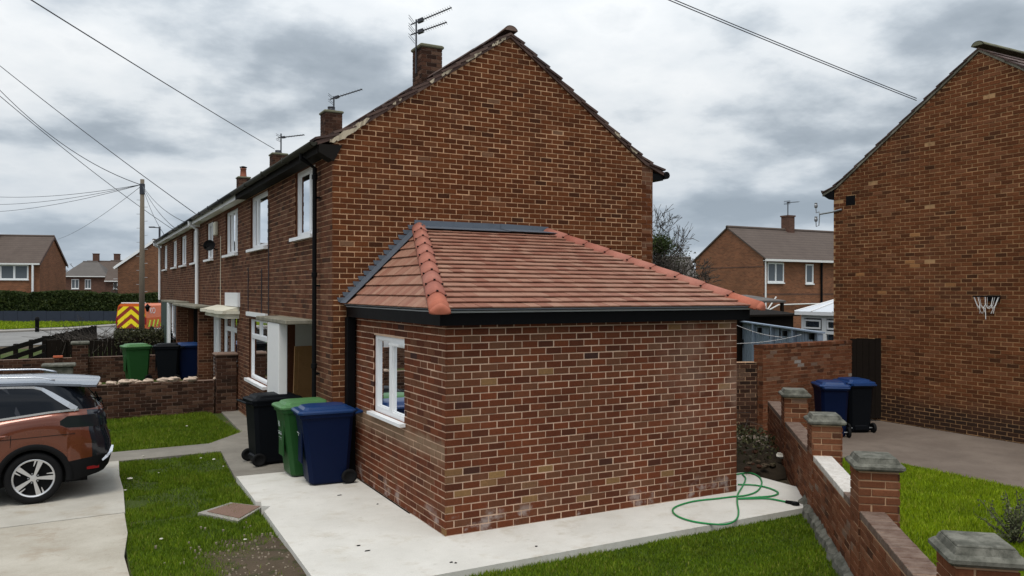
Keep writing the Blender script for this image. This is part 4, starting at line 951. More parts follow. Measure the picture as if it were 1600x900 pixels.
# ------------------------------------------------------------------ boundary wall with capped piers
BW0 = np.array([4.79, -1.01, 0]); bd_ = nrm((1.73, 2.07, 0)); bn_ = np.array([bd_[1], -bd_[0], 0]); CHW = .0762
BWT = thing('boundary_wall', 'red brick boundary wall with four stone capped piers beside the lawn', 'wall', BW0+bd_*0)
s0, s1, tw, zt = -8.2, 4.80, .225, .752
q = MB(); q.obox(BW0, bd_, bn_, (0, 0, 1), s0, s1, .009, tw-.009, -.14, zt-.075); q.obox(BW0, bd_, bn_, (0, 0, 1), s0, s1, .006, tw-.006, zt-.075, zt-.006); q.build('wall_core', M['m_wall'], BWT)
PS = [2.49, -.21, -2.89, -5.60]; PW = .37
skip = [(p-PW/2, p+PW/2, -1, 3) for p in PS]
holesW = [(a-s0, b-s0, -1, 3) for a, b, _, _ in skip]
rl = course_bricks(s1-s0, -.10, zt-.077, .225, CHW, holesW)
brick_skin(BWT, BW0+bd_*s0, bd_, -bn_, rl, M['b_wall'], True, .02, .002)
brick_skin(BWT, BW0+bd_*s0+bn_*tw, bd_, bn_, rl, M['b_wall'], True, .02, .002)
# brick on edge coping, each brick by itself; white-washed run between the second and third pier
nb = 0; s = s0; cop_cache = {}
ang = math.atan2(bd_[1], bd_[0])
while s < s1-.05:
    w_ = .0655; c = s+w_/2
    if not any(a-.01 < c < b+.01 for a, b, _, _ in skip):
        white = -2.32 < c < -.3
        key = (white, random.randint(0, 7))
        if key not in cop_cache:
            mb = MB(); mb.rv = random.random(); mb.bevbox(-w_/2, w_/2, -.1135, .1135, 0, .0745, .005); cop_cache[key] = mb.mesh('coping_brick', M['whitecop'] if white else M['oldcoping'])
        P = BW0+bd_*c+bn_*tw/2; o = bpy.data.objects.new('coping_brick', cop_cache[key]); COL.objects.link(o); o.parent = BWT; o.matrix_parent_inverse = Matrix.Translation(-WLOC[BWT.name])
        o.matrix_basis = Matrix.Translation((P[0], P[1], zt-.0745+random.gauss(0, .0015))) @ Matrix.Rotation(ang+random.gauss(0, .012), 4, 'Z'); nb += 1
    s += .0755
for pi_, p in enumerate(PS):
    PO = BW0+bd_*p-bn_*.012; h = 1.135
    q = MB(); q.obox(PO, bd_, bn_, (0, 0, 1), -PW/2+.009, PW/2-.009, .009, PW-.009, -.14, h); pr = q.build('pier', M['m_wall'], BWT)
    for (O, U, Nn, par) in ((PO-bd_*PW/2, bn_, -bd_, 0), (PO-bd_*PW/2, bd_, -bn_, 1), (PO+bd_*PW/2, bn_, bd_, 0), (PO-bd_*PW/2+bn_*PW, bd_, bn_, 1)):
        R_ = course_bricks(PW, -.10, h-.01, .242, CHW, par=par, half=.125)
        front = Nn is not bn_ and par in (0, 1)
        if pi_ >= 1 and (np.dot(Nn, -bd_) > .9 or np.dot(Nn, -bn_) > .9): brick_skin(pr, O, U, Nn, R_, M['b_wall'], True, .02, .0018, keep=score, nind=60)
        else: brick_skin(pr, O, U, Nn, R_, M['b_wall'], True, .02, .0018)
    # two tier cap
    c0 = PO+bn_*PW/2; mb = MB(); a_ = PW/2+.045; mb.bevbox(-a_, a_, -a_, a_, h, h+.068, .022); b_ = PW/2-.012
    V = [(-a_+.04, -a_+.04, h+.066), (a_-.04, -a_+.04, h+.066), (a_-.04, a_-.04, h+.066), (-a_+.04, a_-.04, h+.066), (-b_, -b_, h+.108), (b_, -b_, h+.108), (b_, b_, h+.108), (-b_, b_, h+.108)]
    mb.add(V, [(4, 5, 6, 7), (0, 1, 5, 4), (1, 2, 6, 5), (2, 3, 7, 6), (3, 0, 4, 7)])
    mb.bevbox(-b_+.006, b_-.006, -b_+.006, b_-.006, h+.10, h+.122, .006)
    R4 = Matrix.Translation((c0[0], c0[1], 0)) @ Matrix.Rotation(ang, 4, 'Z'); mb.xf(R4); mb.build('pier_cap', M['capstone'], BWT)
q = MB()
rv_ = random.Random(3); V = []; F = []; nf = 70
for k in range(nf+1):
    s_ = -5.6+5.9*k/nf; w1 = .05+rv_.uniform(0, .05); V += [BW0+bd_*s_-bn_*.0+np.array([0, 0, .03+rv_.uniform(0, .06)]), BW0+bd_*s_-bn_*w1+np.array([0, 0, -.01+rv_.uniform(0, .03)]), BW0+bd_*s_-bn_*(w1+.03)+np.array([0, 0, -.14])]
for k in range(nf): F += [(k*3, k*3+1, k*3+4, k*3+3), (k*3+1, k*3+2, k*3+5, k*3+4)]
q.add(V, F); q.build('footing', M['capstone'], BWT)

# ------------------------------------------------------------------ neighbouring house on the right
RX, RY1, RYA, RZ1, RZA = 12.0, 4.60, 1.10, 5.2, 7.60
RY0 = 2*RYA-RY1
RH = thing('neighbour_house', 'large plain brick gable end house with a basketball hoop on it', 'house', (15.5, RYA, 0))
sl_ = (RZA-RZ1)/(RY1-RYA); rO, rU, rN = np.array([RX, RY0, 0]), np.array([0, 1., 0]), np.array([-1., 0, 0]); RL = RY1-RY0
vent = (4.02-RY0, 4.23-RY0, 4.86, 5.04)
backing(RH, rO, rU, rN, RL, RZ1, [vent], M['m_rh'], top=[(0, RZ1), (RL, RZ1), (RYA-RY0, RZA)], z0=-.12, name='gable_wall', rev=.08)
def rrange(z):
    if z < RZ1: return (0, RL)
    e = (z-RZ1)/sl_; return (e, RL-e)
def rfun(r):
    u, z = (r[0]+r[1])/2+RY0, (r[2]+r[3])/2; 
    for (yy, zz_) in ((2.62, 3.50), (2.55, 3.41), (1.75, 2.95), (2.55, 4.05), (3.9, 3.2), (3.35, 2.8)):
        if abs(u-yy) < .13 and abs(z-zz_) < .045: return 1.0
    return random.random()*.97
def rsc(p):
    d = np.asarray(p)-CAM; zc = d@cf; x = 800+FPX*(d@cr)/zc; y = 450-FPX*(d@cu)/zc
    return -zc if (x < 1595 and 5 < y < 690) else -1e9
brick_skin(RH, rO, rU, rN, course_bricks(RL, -.10, RZA, .228, CHO, [vent], rngf=rrange), M['b_rh'], True, .02, .0022, rfun, keep=rsc, nind=300)
q = MB(); q.box(RX-.004, RX+.05, 4.0, 4.25, 4.84, 5.06); q.build('air_vent', M['black'], RH)
q = MB(); q.box(RX+.02, RX+9, RY1-.22, RY1, -.12, RZ1); q.box(RX+.02, RX+9, RY0, RY0+.22, -.12, RZ1); q.box(RX+8.8, RX+9, RY0, RY1, -.12, RZ1); q.slab([(RX+.03, RY0, RZ1), (RX+.03, RY1, RZ1), (RX+.03, RYA, RZA-.01)], (.2, 0, 0)); q.build('wall', M['farbrick2'], RH)
pf = [(RY1+.30, RZ1-.02), (RY1-.1, RZ1+.14), (RYA, RZA+.07)]; pb = [(RY0-.30, RZ1-.02), (RY0+.1, RZ1+.14), (RYA, RZA+.07)]
mb = MB()
for c in roof_courses(pf, 13)+roof_courses(pb, 13): mb.rv = random.random(); tile_strip(mb, c, RX+.26, RX+9, 'x')
mb.build('roof', M['oldtile'], RH)
for c in roof_courses(pf, 13)+roof_courses(pb, 13): q = MB(); q.rv = random.random(); tile_strip(q, c, RX-.05+random.uniform(-.012, .012), RX+.258, 'x', .034+random.uniform(0, .01), .024); q.build('roof_tile', M['oldtile'], RH)
for k in range(20): q = half_tile((RX-.07+.45*k, RYA, RZA+.11), (RX-.07+.45*k+.445, RYA, RZA+.11), (0, 0, 1), .13, .128, cap0=(k == 0)); q.r = [.9]*len(q.r); q.build('ridge_tile', M['cap'], RH, True)
q = MB()
for pr in (pf, pb):
    for i in range(2):
        a, b = pr[i], pr[i+1]; q.slab([(RX-.03, a[0], a[1]-.06), (RX-.03, b[0], b[1]-.06), (RX-.03, b[0], b[1]), (RX-.03, a[0], a[1])], (.2, 0, 0))
q.build('verge_board', M['canopy'], RH)
q = MB(); q.slab([(RX-.02, RY1-.02, 5.22), (RX-.02, RY1+.22, 5.20), (RX-.02, RY1+.36, 5.27), (RX-.02, RY1+.30, 5.14), (RX-.02, RY1+.12, 5.03), (RX-.02, RY1-.02, 5.0)], (9, 0, 0)); q.build('eaves_box', M['black'], RH)
q = MB(); q.tube([(RX-.02, 4.35, 4.76), (RX-.03, 4.62, 4.72), (RX-.03, 4.98, 4.70)], .022, 6)
for zz_ in (4.88, 4.55): q.tube([(RX-.03, 4.98, 4.70), (RX-.03, 5.0, zz_-.12), (RX-.03, 5.08, zz_-.14), (RX-.03, 5.09, zz_)], .012, 6); q.lathe((RX-.03, 5.09, zz_-.02), (0, 0, 1), [(.028, 0), (.04, .03), (.04, .07), (.03, .09), (.035, .12), (0, .13)], 10)
q.build('insulator_bracket', M['metal'], RH)
# basketball hoop
HP = onX(1541, 463, RX-.27); t = thing('basketball_hoop', 'black basketball rim with ragged white net on the brick gable', 'hoop', (RX-.27, HP[1], HP[2]))
q = MB(); R_ = .225; q.tube([(RX-.27+R_*math.cos(a), HP[1]+R_*math.sin(a), HP[2]) for a in np.linspace(0, 2*math.pi, 33)], .014, 8); q.build('rim', M['black'], t, True)
q = MB(); q.box(RX-.06, RX-.002, HP[1]-.11, HP[1]+.11, HP[2]-.10, HP[2]+.02); q.build('bracket', M['black'], t)
q = MB(); nn = 10
for k in range(nn):
    a = 2*math.pi*k/nn; b = 2*math.pi*(k+.5)/nn; c = 2*math.pi*(k-.5)/nn
    p = lambda an, r_, z: (RX-.27+r_*math.cos(an), HP[1]+r_*math.sin(an), HP[2]-z)
    q.tube([p(a, .222, .0), p(a, .165, .16)], .006, 5); q.tube([p(a, .165, .16), p(b, .135, .24)], .005, 5); q.tube([p(a, .165, .16), p(c, .135, .24)], .005, 5)
    if k % 3: q.tube([p(b, .135, .24), p(a, .12, .33)], .005, 5)
q.tube([(RX-.40, HP[1]-.06, HP[2]-.22), (RX-.40, HP[1]-.07, HP[2]-.44)], .007, 5)
q.build('net', M['whitep'], t)

# ------------------------------------------------------------------ garden walls, gate and fences
def brick_panel(name, label, A, B, z0, z1, th, m, mm, cat='wall', nind=0, ch=True, coping=None, group=None, copm=None, CH=CHO):
    A, B = np.array([*A, 0.]), np.array([*B, 0.]); L = np.linalg.norm(B-A); U = (B-A)/L; Nn = np.array([U[1], -U[0], 0])
    if np.dot(CAM-A, Nn) < 0: Nn = -Nn
    t = thing(name, label, cat, (A+B)/2, group); q = MB(); q.obox(A, U, -Nn, (0, 0, 1), 0.009, L-.009, .009, th, z0-.1, z1-.004); q.build('wall_core', M[mm], t)
    brick_skin(t, A, U, Nn, course_bricks(L, z0, z1, .225, CH), M[m], ch, .02, .002, keep=score, nind=nind)
    if Nn[1] < 0 or True:
        for (P, s_) in ((A, -1), (B, 1)): brick_skin(t, P-Nn*th, Nn, U*s_, course_bricks(th, z0, z1, .225, CH, par=1), M[m], False)
    if coping:
        n = int(L/coping); 
        for k in range(n):
            mb = MB(); mb.rv = random.random(); mb.obox(A, U, -Nn, (0, 0, 1), k*L/n+.004, (k+1)*L/n-.004, -.012, th+.01, z1, z1+.065+random.gauss(0, .003)); mb.build('coping_brick', M[copm or m], t)
    return t, A, U, Nn, L
def pier(t, c, w_, z0, z1, m, mm, capm='capstone', capz=.09, nind=0):
    q = MB(); x0, x1, y0, y1 = c[0]-w_/2, c[0]+w_/2, c[1]-w_/2, c[1]+w_/2; q.box(x0+.009, x1-.009, y0+.009, y1-.009, z0, z1); p = q.build('pier', M[mm], t)
    brick_skin(p, (x0, y0, 0), (1, 0, 0), (0, -1, 0), course_bricks(w_, z0, z1, .225, CHO), M[m], True); brick_skin(p, (x0, y0, 0), (0, 1, 0), (-1, 0, 0), course_bricks(w_, z0, z1, .225, CHO, par=1), M[m], True); brick_skin(p, (x1, y0, 0), (0, 1, 0), (1, 0, 0), course_bricks(w_, z0, z1, .225, CHO, par=1), M[m], True)
    mb = MB(); mb.bevbox(x0-.035, x1+.035, y0-.035, y1+.035, z1, z1+capz, .025); mb.build('pier_cap', M[capm], p)
bA, bB = onZ(1192, 540, 1.76)[:2], onZ(1331, 532, 1.76)[:2]
brick_panel('garden_wall', 'tall red brick garden wall with brick on edge top behind the bins', bA, bB, -.1, 1.70, .22, 'b_wall', 'm_wall', ch=False, coping=.0755, CH=CHW)
oA = np.array(bA)+np.array([.02, .12]); oB = oA+np.array([-2.6, .95])
brick_panel('garden_wall', 'older mossy brick garden wall stained orange between extension and tall wall', oB, oA, -.1, 1.42, .2, 'b_dark', 'm_wall', ch=False)
# gate between wall and neighbour's gable
GA, GB = np.array(bB)+np.array([.03, .06]), np.array([RX-.02, 3.30]); gl = np.linalg.norm(GB-GA); gu = (GB-GA)/gl; gn = np.array([gu[1], -gu[0]])
t = thing('garden_gate', 'dark boarded timber gate between tall brick wall and gable house', 'gate', (*((GA+GB)/2), 0)); nbd = max(4, int(gl/.12))
for k in range(nbd): q = MB(); q.obox((*GA, 0), (*gu, 0), (*gn, 0), (0, 0, 1), k*gl/nbd+.004, (k+1)*gl/nbd-.004, -.02, random.uniform(.0, .006), .03, 1.80+random.uniform(-.01, .01)); q.build('board', M['wood'], t)
for z in (.3, 1.4): q = MB(); q.obox((*GA, 0), (*gu, 0), (*gn, 0), (0, 0, 1), .02, gl-.02, -.06, -.021, z, z+.1); q.build('rail', M['wood'], t)
# blue-grey board fence
fA, fB = onZ(1156, 500, 1.92)[:2], onZ(1287, 518, 1.92)[:2]; fl = np.linalg.norm(fB-fA); fu = (fB-fA)/fl; fn = np.array([fu[1], -fu[0]]); fn = fn if np.dot(CAM[:2]-fA, fn) > 0 else -fn
t = thing('garden_fence', 'blue grey painted board fence in the back garden', 'fence', (*((fA+fB)/2), 0)); nbd = int(fl/.10)
for k in range(nbd): q = MB(); q.obox((*fA, 0), (*fu, 0), (*fn, 0), (0, 0, 1), k*fl/nbd+.003, (k+1)*fl/nbd-.003, 0 if k % 2 else .012, .018 if k % 2 else .03, .1, 1.86); q.build('board', M['woodgrey'], t)
for k in range(5): q = MB(); q.obox((*fA, 0), (*fu, 0), (*fn, 0), (0, 0, 1), k*(fl-.1)/4, k*(fl-.1)/4+.1, .031, .12, -.1, 1.87); q.build('post', M['woodgrey'], t)
q = MB(); q.obox((*fA, 0), (*fu, 0), (*fn, 0), (0, 0, 1), -.02, fl+.02, -.03, .13, 1.875, 1.91); q.build('top_rail', M['woodgrey'], t)
# dark ornaments hung on the fence
for px, py, sh in ((1178, 520, 'heart'), (1191, 516, 'box'), (1205, 521, 'lizard'), (1221, 520, 'lizard'), (1231, 521, 'box'), (1243, 526, 'lizard'), (1163, 536, 'lizard'), (1273, 526, 'box')):
    d = ray(px, py); A3 = np.array([*fA, 0]); n3 = np.array([*fn, 0]); P = CAM+d*(np.dot(A3-CAM, n3)/np.dot(d, n3))+n3*.035; q = MB(); u3 = np.array([*fu, 0])
    if sh == 'box': q.obox(P, u3, n3, (0, 0, 1), -.06, .06, 0, .09, -.07, .07); nm, lb = 'wall_planter', 'small dark planter box hung on the blue grey fence'
    elif sh == 'heart': q.slab([P+u3*x+np.array([0, 0, z]) for x, z in ((0, -.16), (.09, -.02), (.10, .07), (.05, .11), (0, .06), (-.05, .11), (-.10, .07), (-.09, -.02))], n3*.015); nm, lb = 'wall_ornament', 'heart shaped grey ornament hung on the blue grey fence'
    else: q.slab([P+u3*x+np.array([0, 0, z]) for x, z in ((0, -.15), (.025, -.05), (.05, -.02), (.03, .03), (.03, .1), (0, .14), (-.03, .1), (-.03, .03), (-.05, -.02), (-.02, -.06))], n3*.015); nm, lb = 'wall_ornament', 'slim dark ornament hung on the blue grey fence'
    tag(q.build(nm, M['black'] if sh != 'heart' else M['alu']), lb, 'planter' if sh == 'box' else 'ornament', 'ornaments on the blue grey fence')
for i, (a, b) in enumerate((((1146, 506, 17), (1222, 527, 17.5)), ((1146, 537, 17), (1252, 523, 19)))):
    A3, B3 = pix(*a), pix(*b); q = MB(); q.tube([A3+(B3-A3)*k/10-np.array([0, 0, .05*math.sin(math.pi*k/10)]) for k in range(11)], .0045, 5); tag(q.build('washing_line', M['whitep']), 'thin white washing line crossing in front of the blue grey fence', 'line', 'washing lines')
# white conservatory behind the fence
cs = pix(1252, 500, 25); CX, CY1 = cs[0], cs[1]; CY = CY1-3.4; t = thing('conservatory', 'white framed conservatory with pale hipped roof behind the fence', 'conservatory', (CX+1.3, CY+1.7, 0))
q = MB(); q.box(CX+.01, CX+.2, CY, CY1, -.1, .75); q.box(CX+.2, CX+2.6, CY1-.2, CY1, -.1, .75); q.build('dwarf_wall', M['farbrick'], t)
for k in range(4):
    fr = MB(); a, b = CY1-(k+1)*.85, CY1-k*.85
    for (y0, y1, z0, z1) in ((a, a+.07, .75, 2.12), (b-.10, b, .75, 2.12), (a+.07, b-.10, .75, .83), (a+.07, b-.10, 2.02, 2.12), (a+.07, b-.10, 1.56, 1.66)): fr.box(CX, CX+.08, y0, y1, z0, z1)
    f_ = fr.build('window', M['white'], t)
    for z0, z1 in ((.83, 1.56), (1.66, 2.02)): q = MB(); q.box(CX+.03, CX+.045, a+.07, b-.10, z0, z1); q.build('pane', M['glass'], f_)
    q = MB(); q.box(CX-.02, CX-.001, a+.10, b-.13, 1.70, 1.75); q.box(CX-.02, CX-.001, a+.10, b-.13, 1.93, 1.98); q.box(CX-.02, CX-.001, a+.10, a+.15, 1.751, 1.929); q.box(CX-.02, CX-.001, b-.18, b-.13, 1.751, 1.929); q.build('top_light', M['white'], f_)
q = MB(); q.box(CX+.2, CX+2.6, CY1-.1, CY1-.05, .75, 2.12); q.build('end_panel', M['curtain'], t)
q = MB(); q.box(CX-.14, CX+2.6, CY-.1, CY1+.14, 2.12, 2.22); q.build('conservatory_gutter', M['white'], t)
a_, b_, c_, d_2 = (CX-.14, CY1+.14, 2.225), (CX-.14, CY-.1, 2.225), (CX+2.6, CY-.1, 2.225), (CX+2.6, CY1+.14, 2.225); ap, ap2 = (CX+1.25, CY1-1.2, 2.82), (CX+1.25, CY-.1, 2.82)
q = MB(); q.quad(a_, b_, ap2, ap); q.quad(d_2, a_, ap); q.quad(c_, d_2, ap, ap2); rf = q.build('roof', M['curtain'], t)
q = MB(); q.tube([a_, ap], .03, 6); q.tube([d_2, ap], .03, 6); q.tube([ap, ap2], .04, 6)
for k in range(4): y = CY1-.5-k*.8; q.tube([(CX-.14, y, 2.24), (CX+1.25, min(y, ap[1]), 2.84)], .02, 6)
q.build('glazing_bar', M['white'], rf)
# dark sheds and pale flat roof behind the extension's eaves
p = pix(1205, 500, 26); t = thing('garden_shed', 'low dark timber garden shed behind the blue grey fence', 'shed', (p[0], p[1], 0)); q = MB(); q.box(p[0]-1.6, p[0]+1.0, p[1], p[1]+1.5, -.1, 2.05); q.build('walls', M['wood'], t); q = MB(); q.slab([(p[0]-1.75, p[1]-.15, 2.04), (p[0]+1.15, p[1]-.15, 2.04), (p[0]+1.15, p[1]+1.6, 2.2), (p[0]-1.75, p[1]+1.6, 2.2)], (0, 0, .06)); q.build('roof', M['wood'], t)
p = pix(1185, 468, 30); t = thing('carport', 'pale flat roofed lean to beyond the back gardens', 'shelter', (p[0], p[1], 0)); q = MB(); q.slab([(p[0]-1.0, p[1], 2.42), (p[0]+1.0, p[1]-.4, 2.42), (p[0]+1.4, p[1]+2, 2.62), (p[0]-.6, p[1]+2.4, 2.62)], (0, 0, .08)); q.build('roof', M['farroof2'], t)
q = MB()
for dx_, dy_ in ((-.9, .1), (.9, -.3), (1.2, 1.8), (-.5, 2.2)): q.box(p[0]+dx_-.05, p[0]+dx_+.05, p[1]+dy_-.05, p[1]+dy_+.05, -.1, 2.45)
q.build('post', M['wood'], t)
# builder's debris behind the extension
q = mound((6.05, 1.95), 1.35, 1.35, .52, -.10, 50, 9); tag(q.build('soil_heap', M['darksoil'], None, False), 'dark heap of soil and rubble behind the extension corner', 'soil heap')
rr = np.random.default_rng(5)
for k in range(26):
    x, y = 6.1+rr.normal(0, .55), 1.5+rr.normal(0, .6)
    if (np.array([x, y, 0])-BW0)@bn_ > -.12: continue
    mb = MB(); s_ = rr.uniform(.02, .06); lump(mb, (x, y, .06+rr.uniform(0, .14)), (s_*1.3, s_, s_*.7), 200+k); tag(mb.build('rubble_piece', M['soil'] if k % 3 else M['b_dark']), 'loose lump of broken masonry on the soil heap', 'rubble', 'rubble on the soil heap')
q = MB(); q.obox((5.35, 2.15, .50), nrm((1, .45, 0)), nrm((-.45, 1, 0)), (0, 0, 1), 0, 1.9, 0, .14, 0, .035); tag(q.build('board', M['board']), 'pale scaffold board lying across the soil heap', 'plank')
q = MB(); q.bevbox(4.62, 4.80, .98, 1.10, .0, .78, .01); tag(q.build('timber_post', M['wood']), 'short dark timber post at the back corner of the extension', 'post')
q = MB(); lump(q, (6.35, .92, .16), (.09, .06, .05), 77); tag(q.build('broken_block', M['board']), 'pale broken block resting on the soil heap edge', 'block')

# front garden party walls
t, *_ = brick_panel('front_garden_wall', 'low weathered brick front garden wall with broken top courses behind the car', (-8.2, 11.70), (-.86, 11.70), -.1, .70, .22, 'b_dark', 'm_dark', nind=260)
pier(t, (-.60, 11.80), .46, -.1, 1.27, 'b_dark', 'm_dark', 'm_dark', .07)
rr = np.random.default_rng(8)
for k in range(15):
    x = -3.35+rr.uniform(0, 1.75) if k < 11 else -1.7+rr.uniform(-.1, .9); s_ = rr.uniform(.05, .1); mb = MB(); lump(mb, (x, 11.81+rr.normal(0, .03), .70+s_*.5), (s_*1.4, s_, s_*.62), 300+k); tag(mb.build('loose_brick', M['rubble']), 'broken pale brick lying on top of the low front garden wall', 'brick', 'broken bricks on the front wall')
t, *_ = brick_panel('front_garden_wall', 'low brick front garden wall with one capped pier behind the green bin', (-9.5, 18.2), (-.40, 18.2), -.1, .86, .22, 'b_dark', 'm_dark', ch=False)
pier(t, (-3.66, 18.28), .42, -.1, 1.24, 'b_dark', 'm_dark', 'capstone', .09)
q = MB(); pr_ = onY(92, 570, 16.2); q.bevbox(pr_[0]-.34, pr_[0]+.34, 16.0, 16.5, .1, pr_[2]-.06, .02); q.bevbox(pr_[0]-.4, pr_[0]+.4, 15.95, 16.55, pr_[2]-.05, pr_[2]+.03, .02); tag(q.build('gate_pier', M['capstone']), 'squat stone capped gate pier standing beyond the car roof', 'pier')
q = MB(); q.bevbox(-4.35, -4.1, 18.18, 18.3, .865, .93, .01); tag(q.build('loose_brick', M['orange']), 'single bright orange brick on the wall beside its pier', 'brick')
# dark board fence across the third garden and open rail fence by the street
def board_fence(A, B, h, label, m='wood', bw=.15, rails=False):
    A, B = np.array(A, float), np.array(B, float); L = np.linalg.norm(B-A); u = (B-A)/L; n_ = np.array([u[1], -u[0]]); t = thing('garden_fence', label, 'fence', (*((A+B)/2), 0)); k = int(L/bw)
    O, u3, n3 = (*A, 0), (*u, 0), (*n_, 0)
    if rails:
        for z in (.36, .65, .94): q = MB(); q.obox(O, u3, n3, (0, 0, 1), 0, L, 0, .03, z, z+.16); q.build('rail', M[m], t)
        for j in range(int(L/2.35)+1): q = MB(); q.obox(O, u3, n3, (0, 0, 1), j*2.35, j*2.35+.22, -.1, -.001, -.1, h+.01); q.build('post', M[m], t)
    else:
        for i in range(k): q = MB(); q.obox(O, u3, n3, (0, 0, 1), i*L/k+.004, (i+1)*L/k-.004, 0, .02+.01*(i % 2), .0, h+random.uniform(-.015, .015)); q.build('board', M[m], t)
        for j in range(int(L/1.8)+1): q = MB(); q.obox(O, u3, n3, (0, 0, 1), j*1.8, j*1.8+.1, -.1, -.001, -.1, h+.02); q.build('post', M[m], t)
    return t
board_fence((-4.75, 26.5), (-2.9, 36.2), 1.08, 'dark close boarded fence running along the street side', bw=.2)
board_fence((-5.75, 19.2), (-4.78, 26.3), 1.10, 'dark open three rail fence beside the street', rails=True)
board_fence((-.5, 25.0), (-4.7, 25.0), 1.02, 'dark close boarded fence crossing the third front garden')
# ------------------------------------------------------------------ wheelie bins
def wheelie_bin(name, label, body, lid, loc, rz, group, marks=None, open_=0):
    """240 litre bin, front toward local -y, wheels at +y"""
    t = thing(name, label, 'bin', loc, group, rz)
    def ring(w, d, y, z, r=.05):
        return [(-w+r, y-d, z), (w-r, y-d, z), (w, y-d+r, z), (w, y+d-r, z), (w-r, y+d, z), (-w+r, y+d, z), (-w, y+d-r, z), (-w, y-d+r, z)]
    R = [ring(.215, .235, .02, .02), ring(.225, .25, .02, .05), ring(.262, .325, -.005, .90), ring(.27, .335, -.005, .93), ring(.285, .352, -.005, .935), ring(.287, .354, -.005, .985)]
    V = sum(R, []); F = [tuple(range(7, -1, -1))]
    for k in range(len(R)-1):
        for j in range(8): F.append((k*8+j, k*8+(j+1) % 8, k*8+8+(j+1) % 8, k*8+8+j))
    mb = MB().add(V, F); mb.bevbox(-.15, .15, .235, .30, .05, .16, .02); mb.bevbox(-.12, .12, -.318, -.300, .30, .86, .006)
    bo = mb.build('body', M[body], t, world=False)
    R = [ring(.298, .368, -.015, .987), ring(.302, .372, -.015, 1.012), ring(.285, .35, -.015, 1.035), ring(.235, .30, -.01, 1.04), ring(.215, .27, -.01, 1.075), ring(.17, .22, 0, 1.085)]
    V = sum(R, []); F = [tuple(range(7, -1, -1)), tuple(range(40, 48))]
    for k in range(len(R)-1):
        for j in range(8): F.append((k*8+j, k*8+(j+1) % 8, k*8+8+(j+1) % 8, k*8+8+j))
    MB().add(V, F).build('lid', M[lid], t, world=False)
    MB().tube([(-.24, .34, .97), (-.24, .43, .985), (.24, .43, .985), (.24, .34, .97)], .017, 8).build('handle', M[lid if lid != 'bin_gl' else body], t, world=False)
    MB().tube([(-.27, .26, .1), (.27, .26, .1)], .012, 8).build('axle', M['metal'], t, world=False)
    for s in (-1, 1):
        wl = MB(); wl.lathe((s*.245, .26, .1), (s, 0, 0), [(.0, .005), (.06, .005), (.065, .0), (.095, .0), (.1, .012), (.1, .04), (.095, .05), (.065, .05), (.06, .042), (0, .046)], 22); wl.build('wheel', M['rubber'], t, True, world=False)
    if marks:
        mk = MB()
        for (x0, x1, z0, z1) in marks:
            f_ = lambda z: -.236+(-.3255+.236)*(z-.05)/.85-.016-(.016 if abs(x0) < .13 and abs(x1) < .13 and .30 < z < .86 else 0)
            y0, y1 = f_(z0), f_(z1); mk.quad((x0, y0, z0), (x1, y0, z0), (x1, y1, z1), (x0, y1, z1)).quad((x1, y0, z0), (x0, y0, z0), (x0, y1, z1), (x1, y1, z1))
        mk.build('printed_label', M['label'], t, world=False)
    if loc[0] < -.4 and loc[1] < 6: t.scale = (1.03, 1.15, 1.06)
    return t
G = 'wheelie bins'
fr = -math.pi/2     # front toward -X
def rows(x0, x1, zs, gap=.006):
    return [(x0, x1-random.uniform(0, .05), z, z+h) for z, h in zs]
gm = [(-.045, -.005, .72, .80), (.003, .04, .72, .80)]+rows(-.10, .10, [(.64, .012), (.60, .03), (.55, .012), (.50, .028)])+[(-.105, -.03, .44, .458), (-.02, .11, .438, .458), (-.06, .05, .405, .42)]
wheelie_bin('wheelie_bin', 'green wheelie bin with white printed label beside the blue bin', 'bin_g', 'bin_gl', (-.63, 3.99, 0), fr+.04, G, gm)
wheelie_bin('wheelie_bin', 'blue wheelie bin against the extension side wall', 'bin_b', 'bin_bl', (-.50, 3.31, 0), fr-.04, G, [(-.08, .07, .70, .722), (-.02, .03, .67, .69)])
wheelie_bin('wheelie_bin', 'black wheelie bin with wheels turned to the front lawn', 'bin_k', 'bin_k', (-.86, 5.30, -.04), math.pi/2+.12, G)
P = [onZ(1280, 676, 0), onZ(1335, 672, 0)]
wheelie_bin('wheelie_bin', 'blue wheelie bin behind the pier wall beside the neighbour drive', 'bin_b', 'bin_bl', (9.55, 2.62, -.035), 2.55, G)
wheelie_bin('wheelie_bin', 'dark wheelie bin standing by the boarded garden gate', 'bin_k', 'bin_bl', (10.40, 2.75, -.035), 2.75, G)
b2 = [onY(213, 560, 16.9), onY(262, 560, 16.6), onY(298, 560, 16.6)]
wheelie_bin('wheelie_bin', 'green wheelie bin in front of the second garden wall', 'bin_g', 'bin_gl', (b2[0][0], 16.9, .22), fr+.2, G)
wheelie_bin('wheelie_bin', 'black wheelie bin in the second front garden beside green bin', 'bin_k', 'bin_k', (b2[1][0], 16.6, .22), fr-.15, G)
wheelie_bin('wheelie_bin', 'blue wheelie bin tucked beside the brick porch wall', 'bin_b', 'bin_bl', (b2[2][0]-.05, 16.75, .22), fr, G)

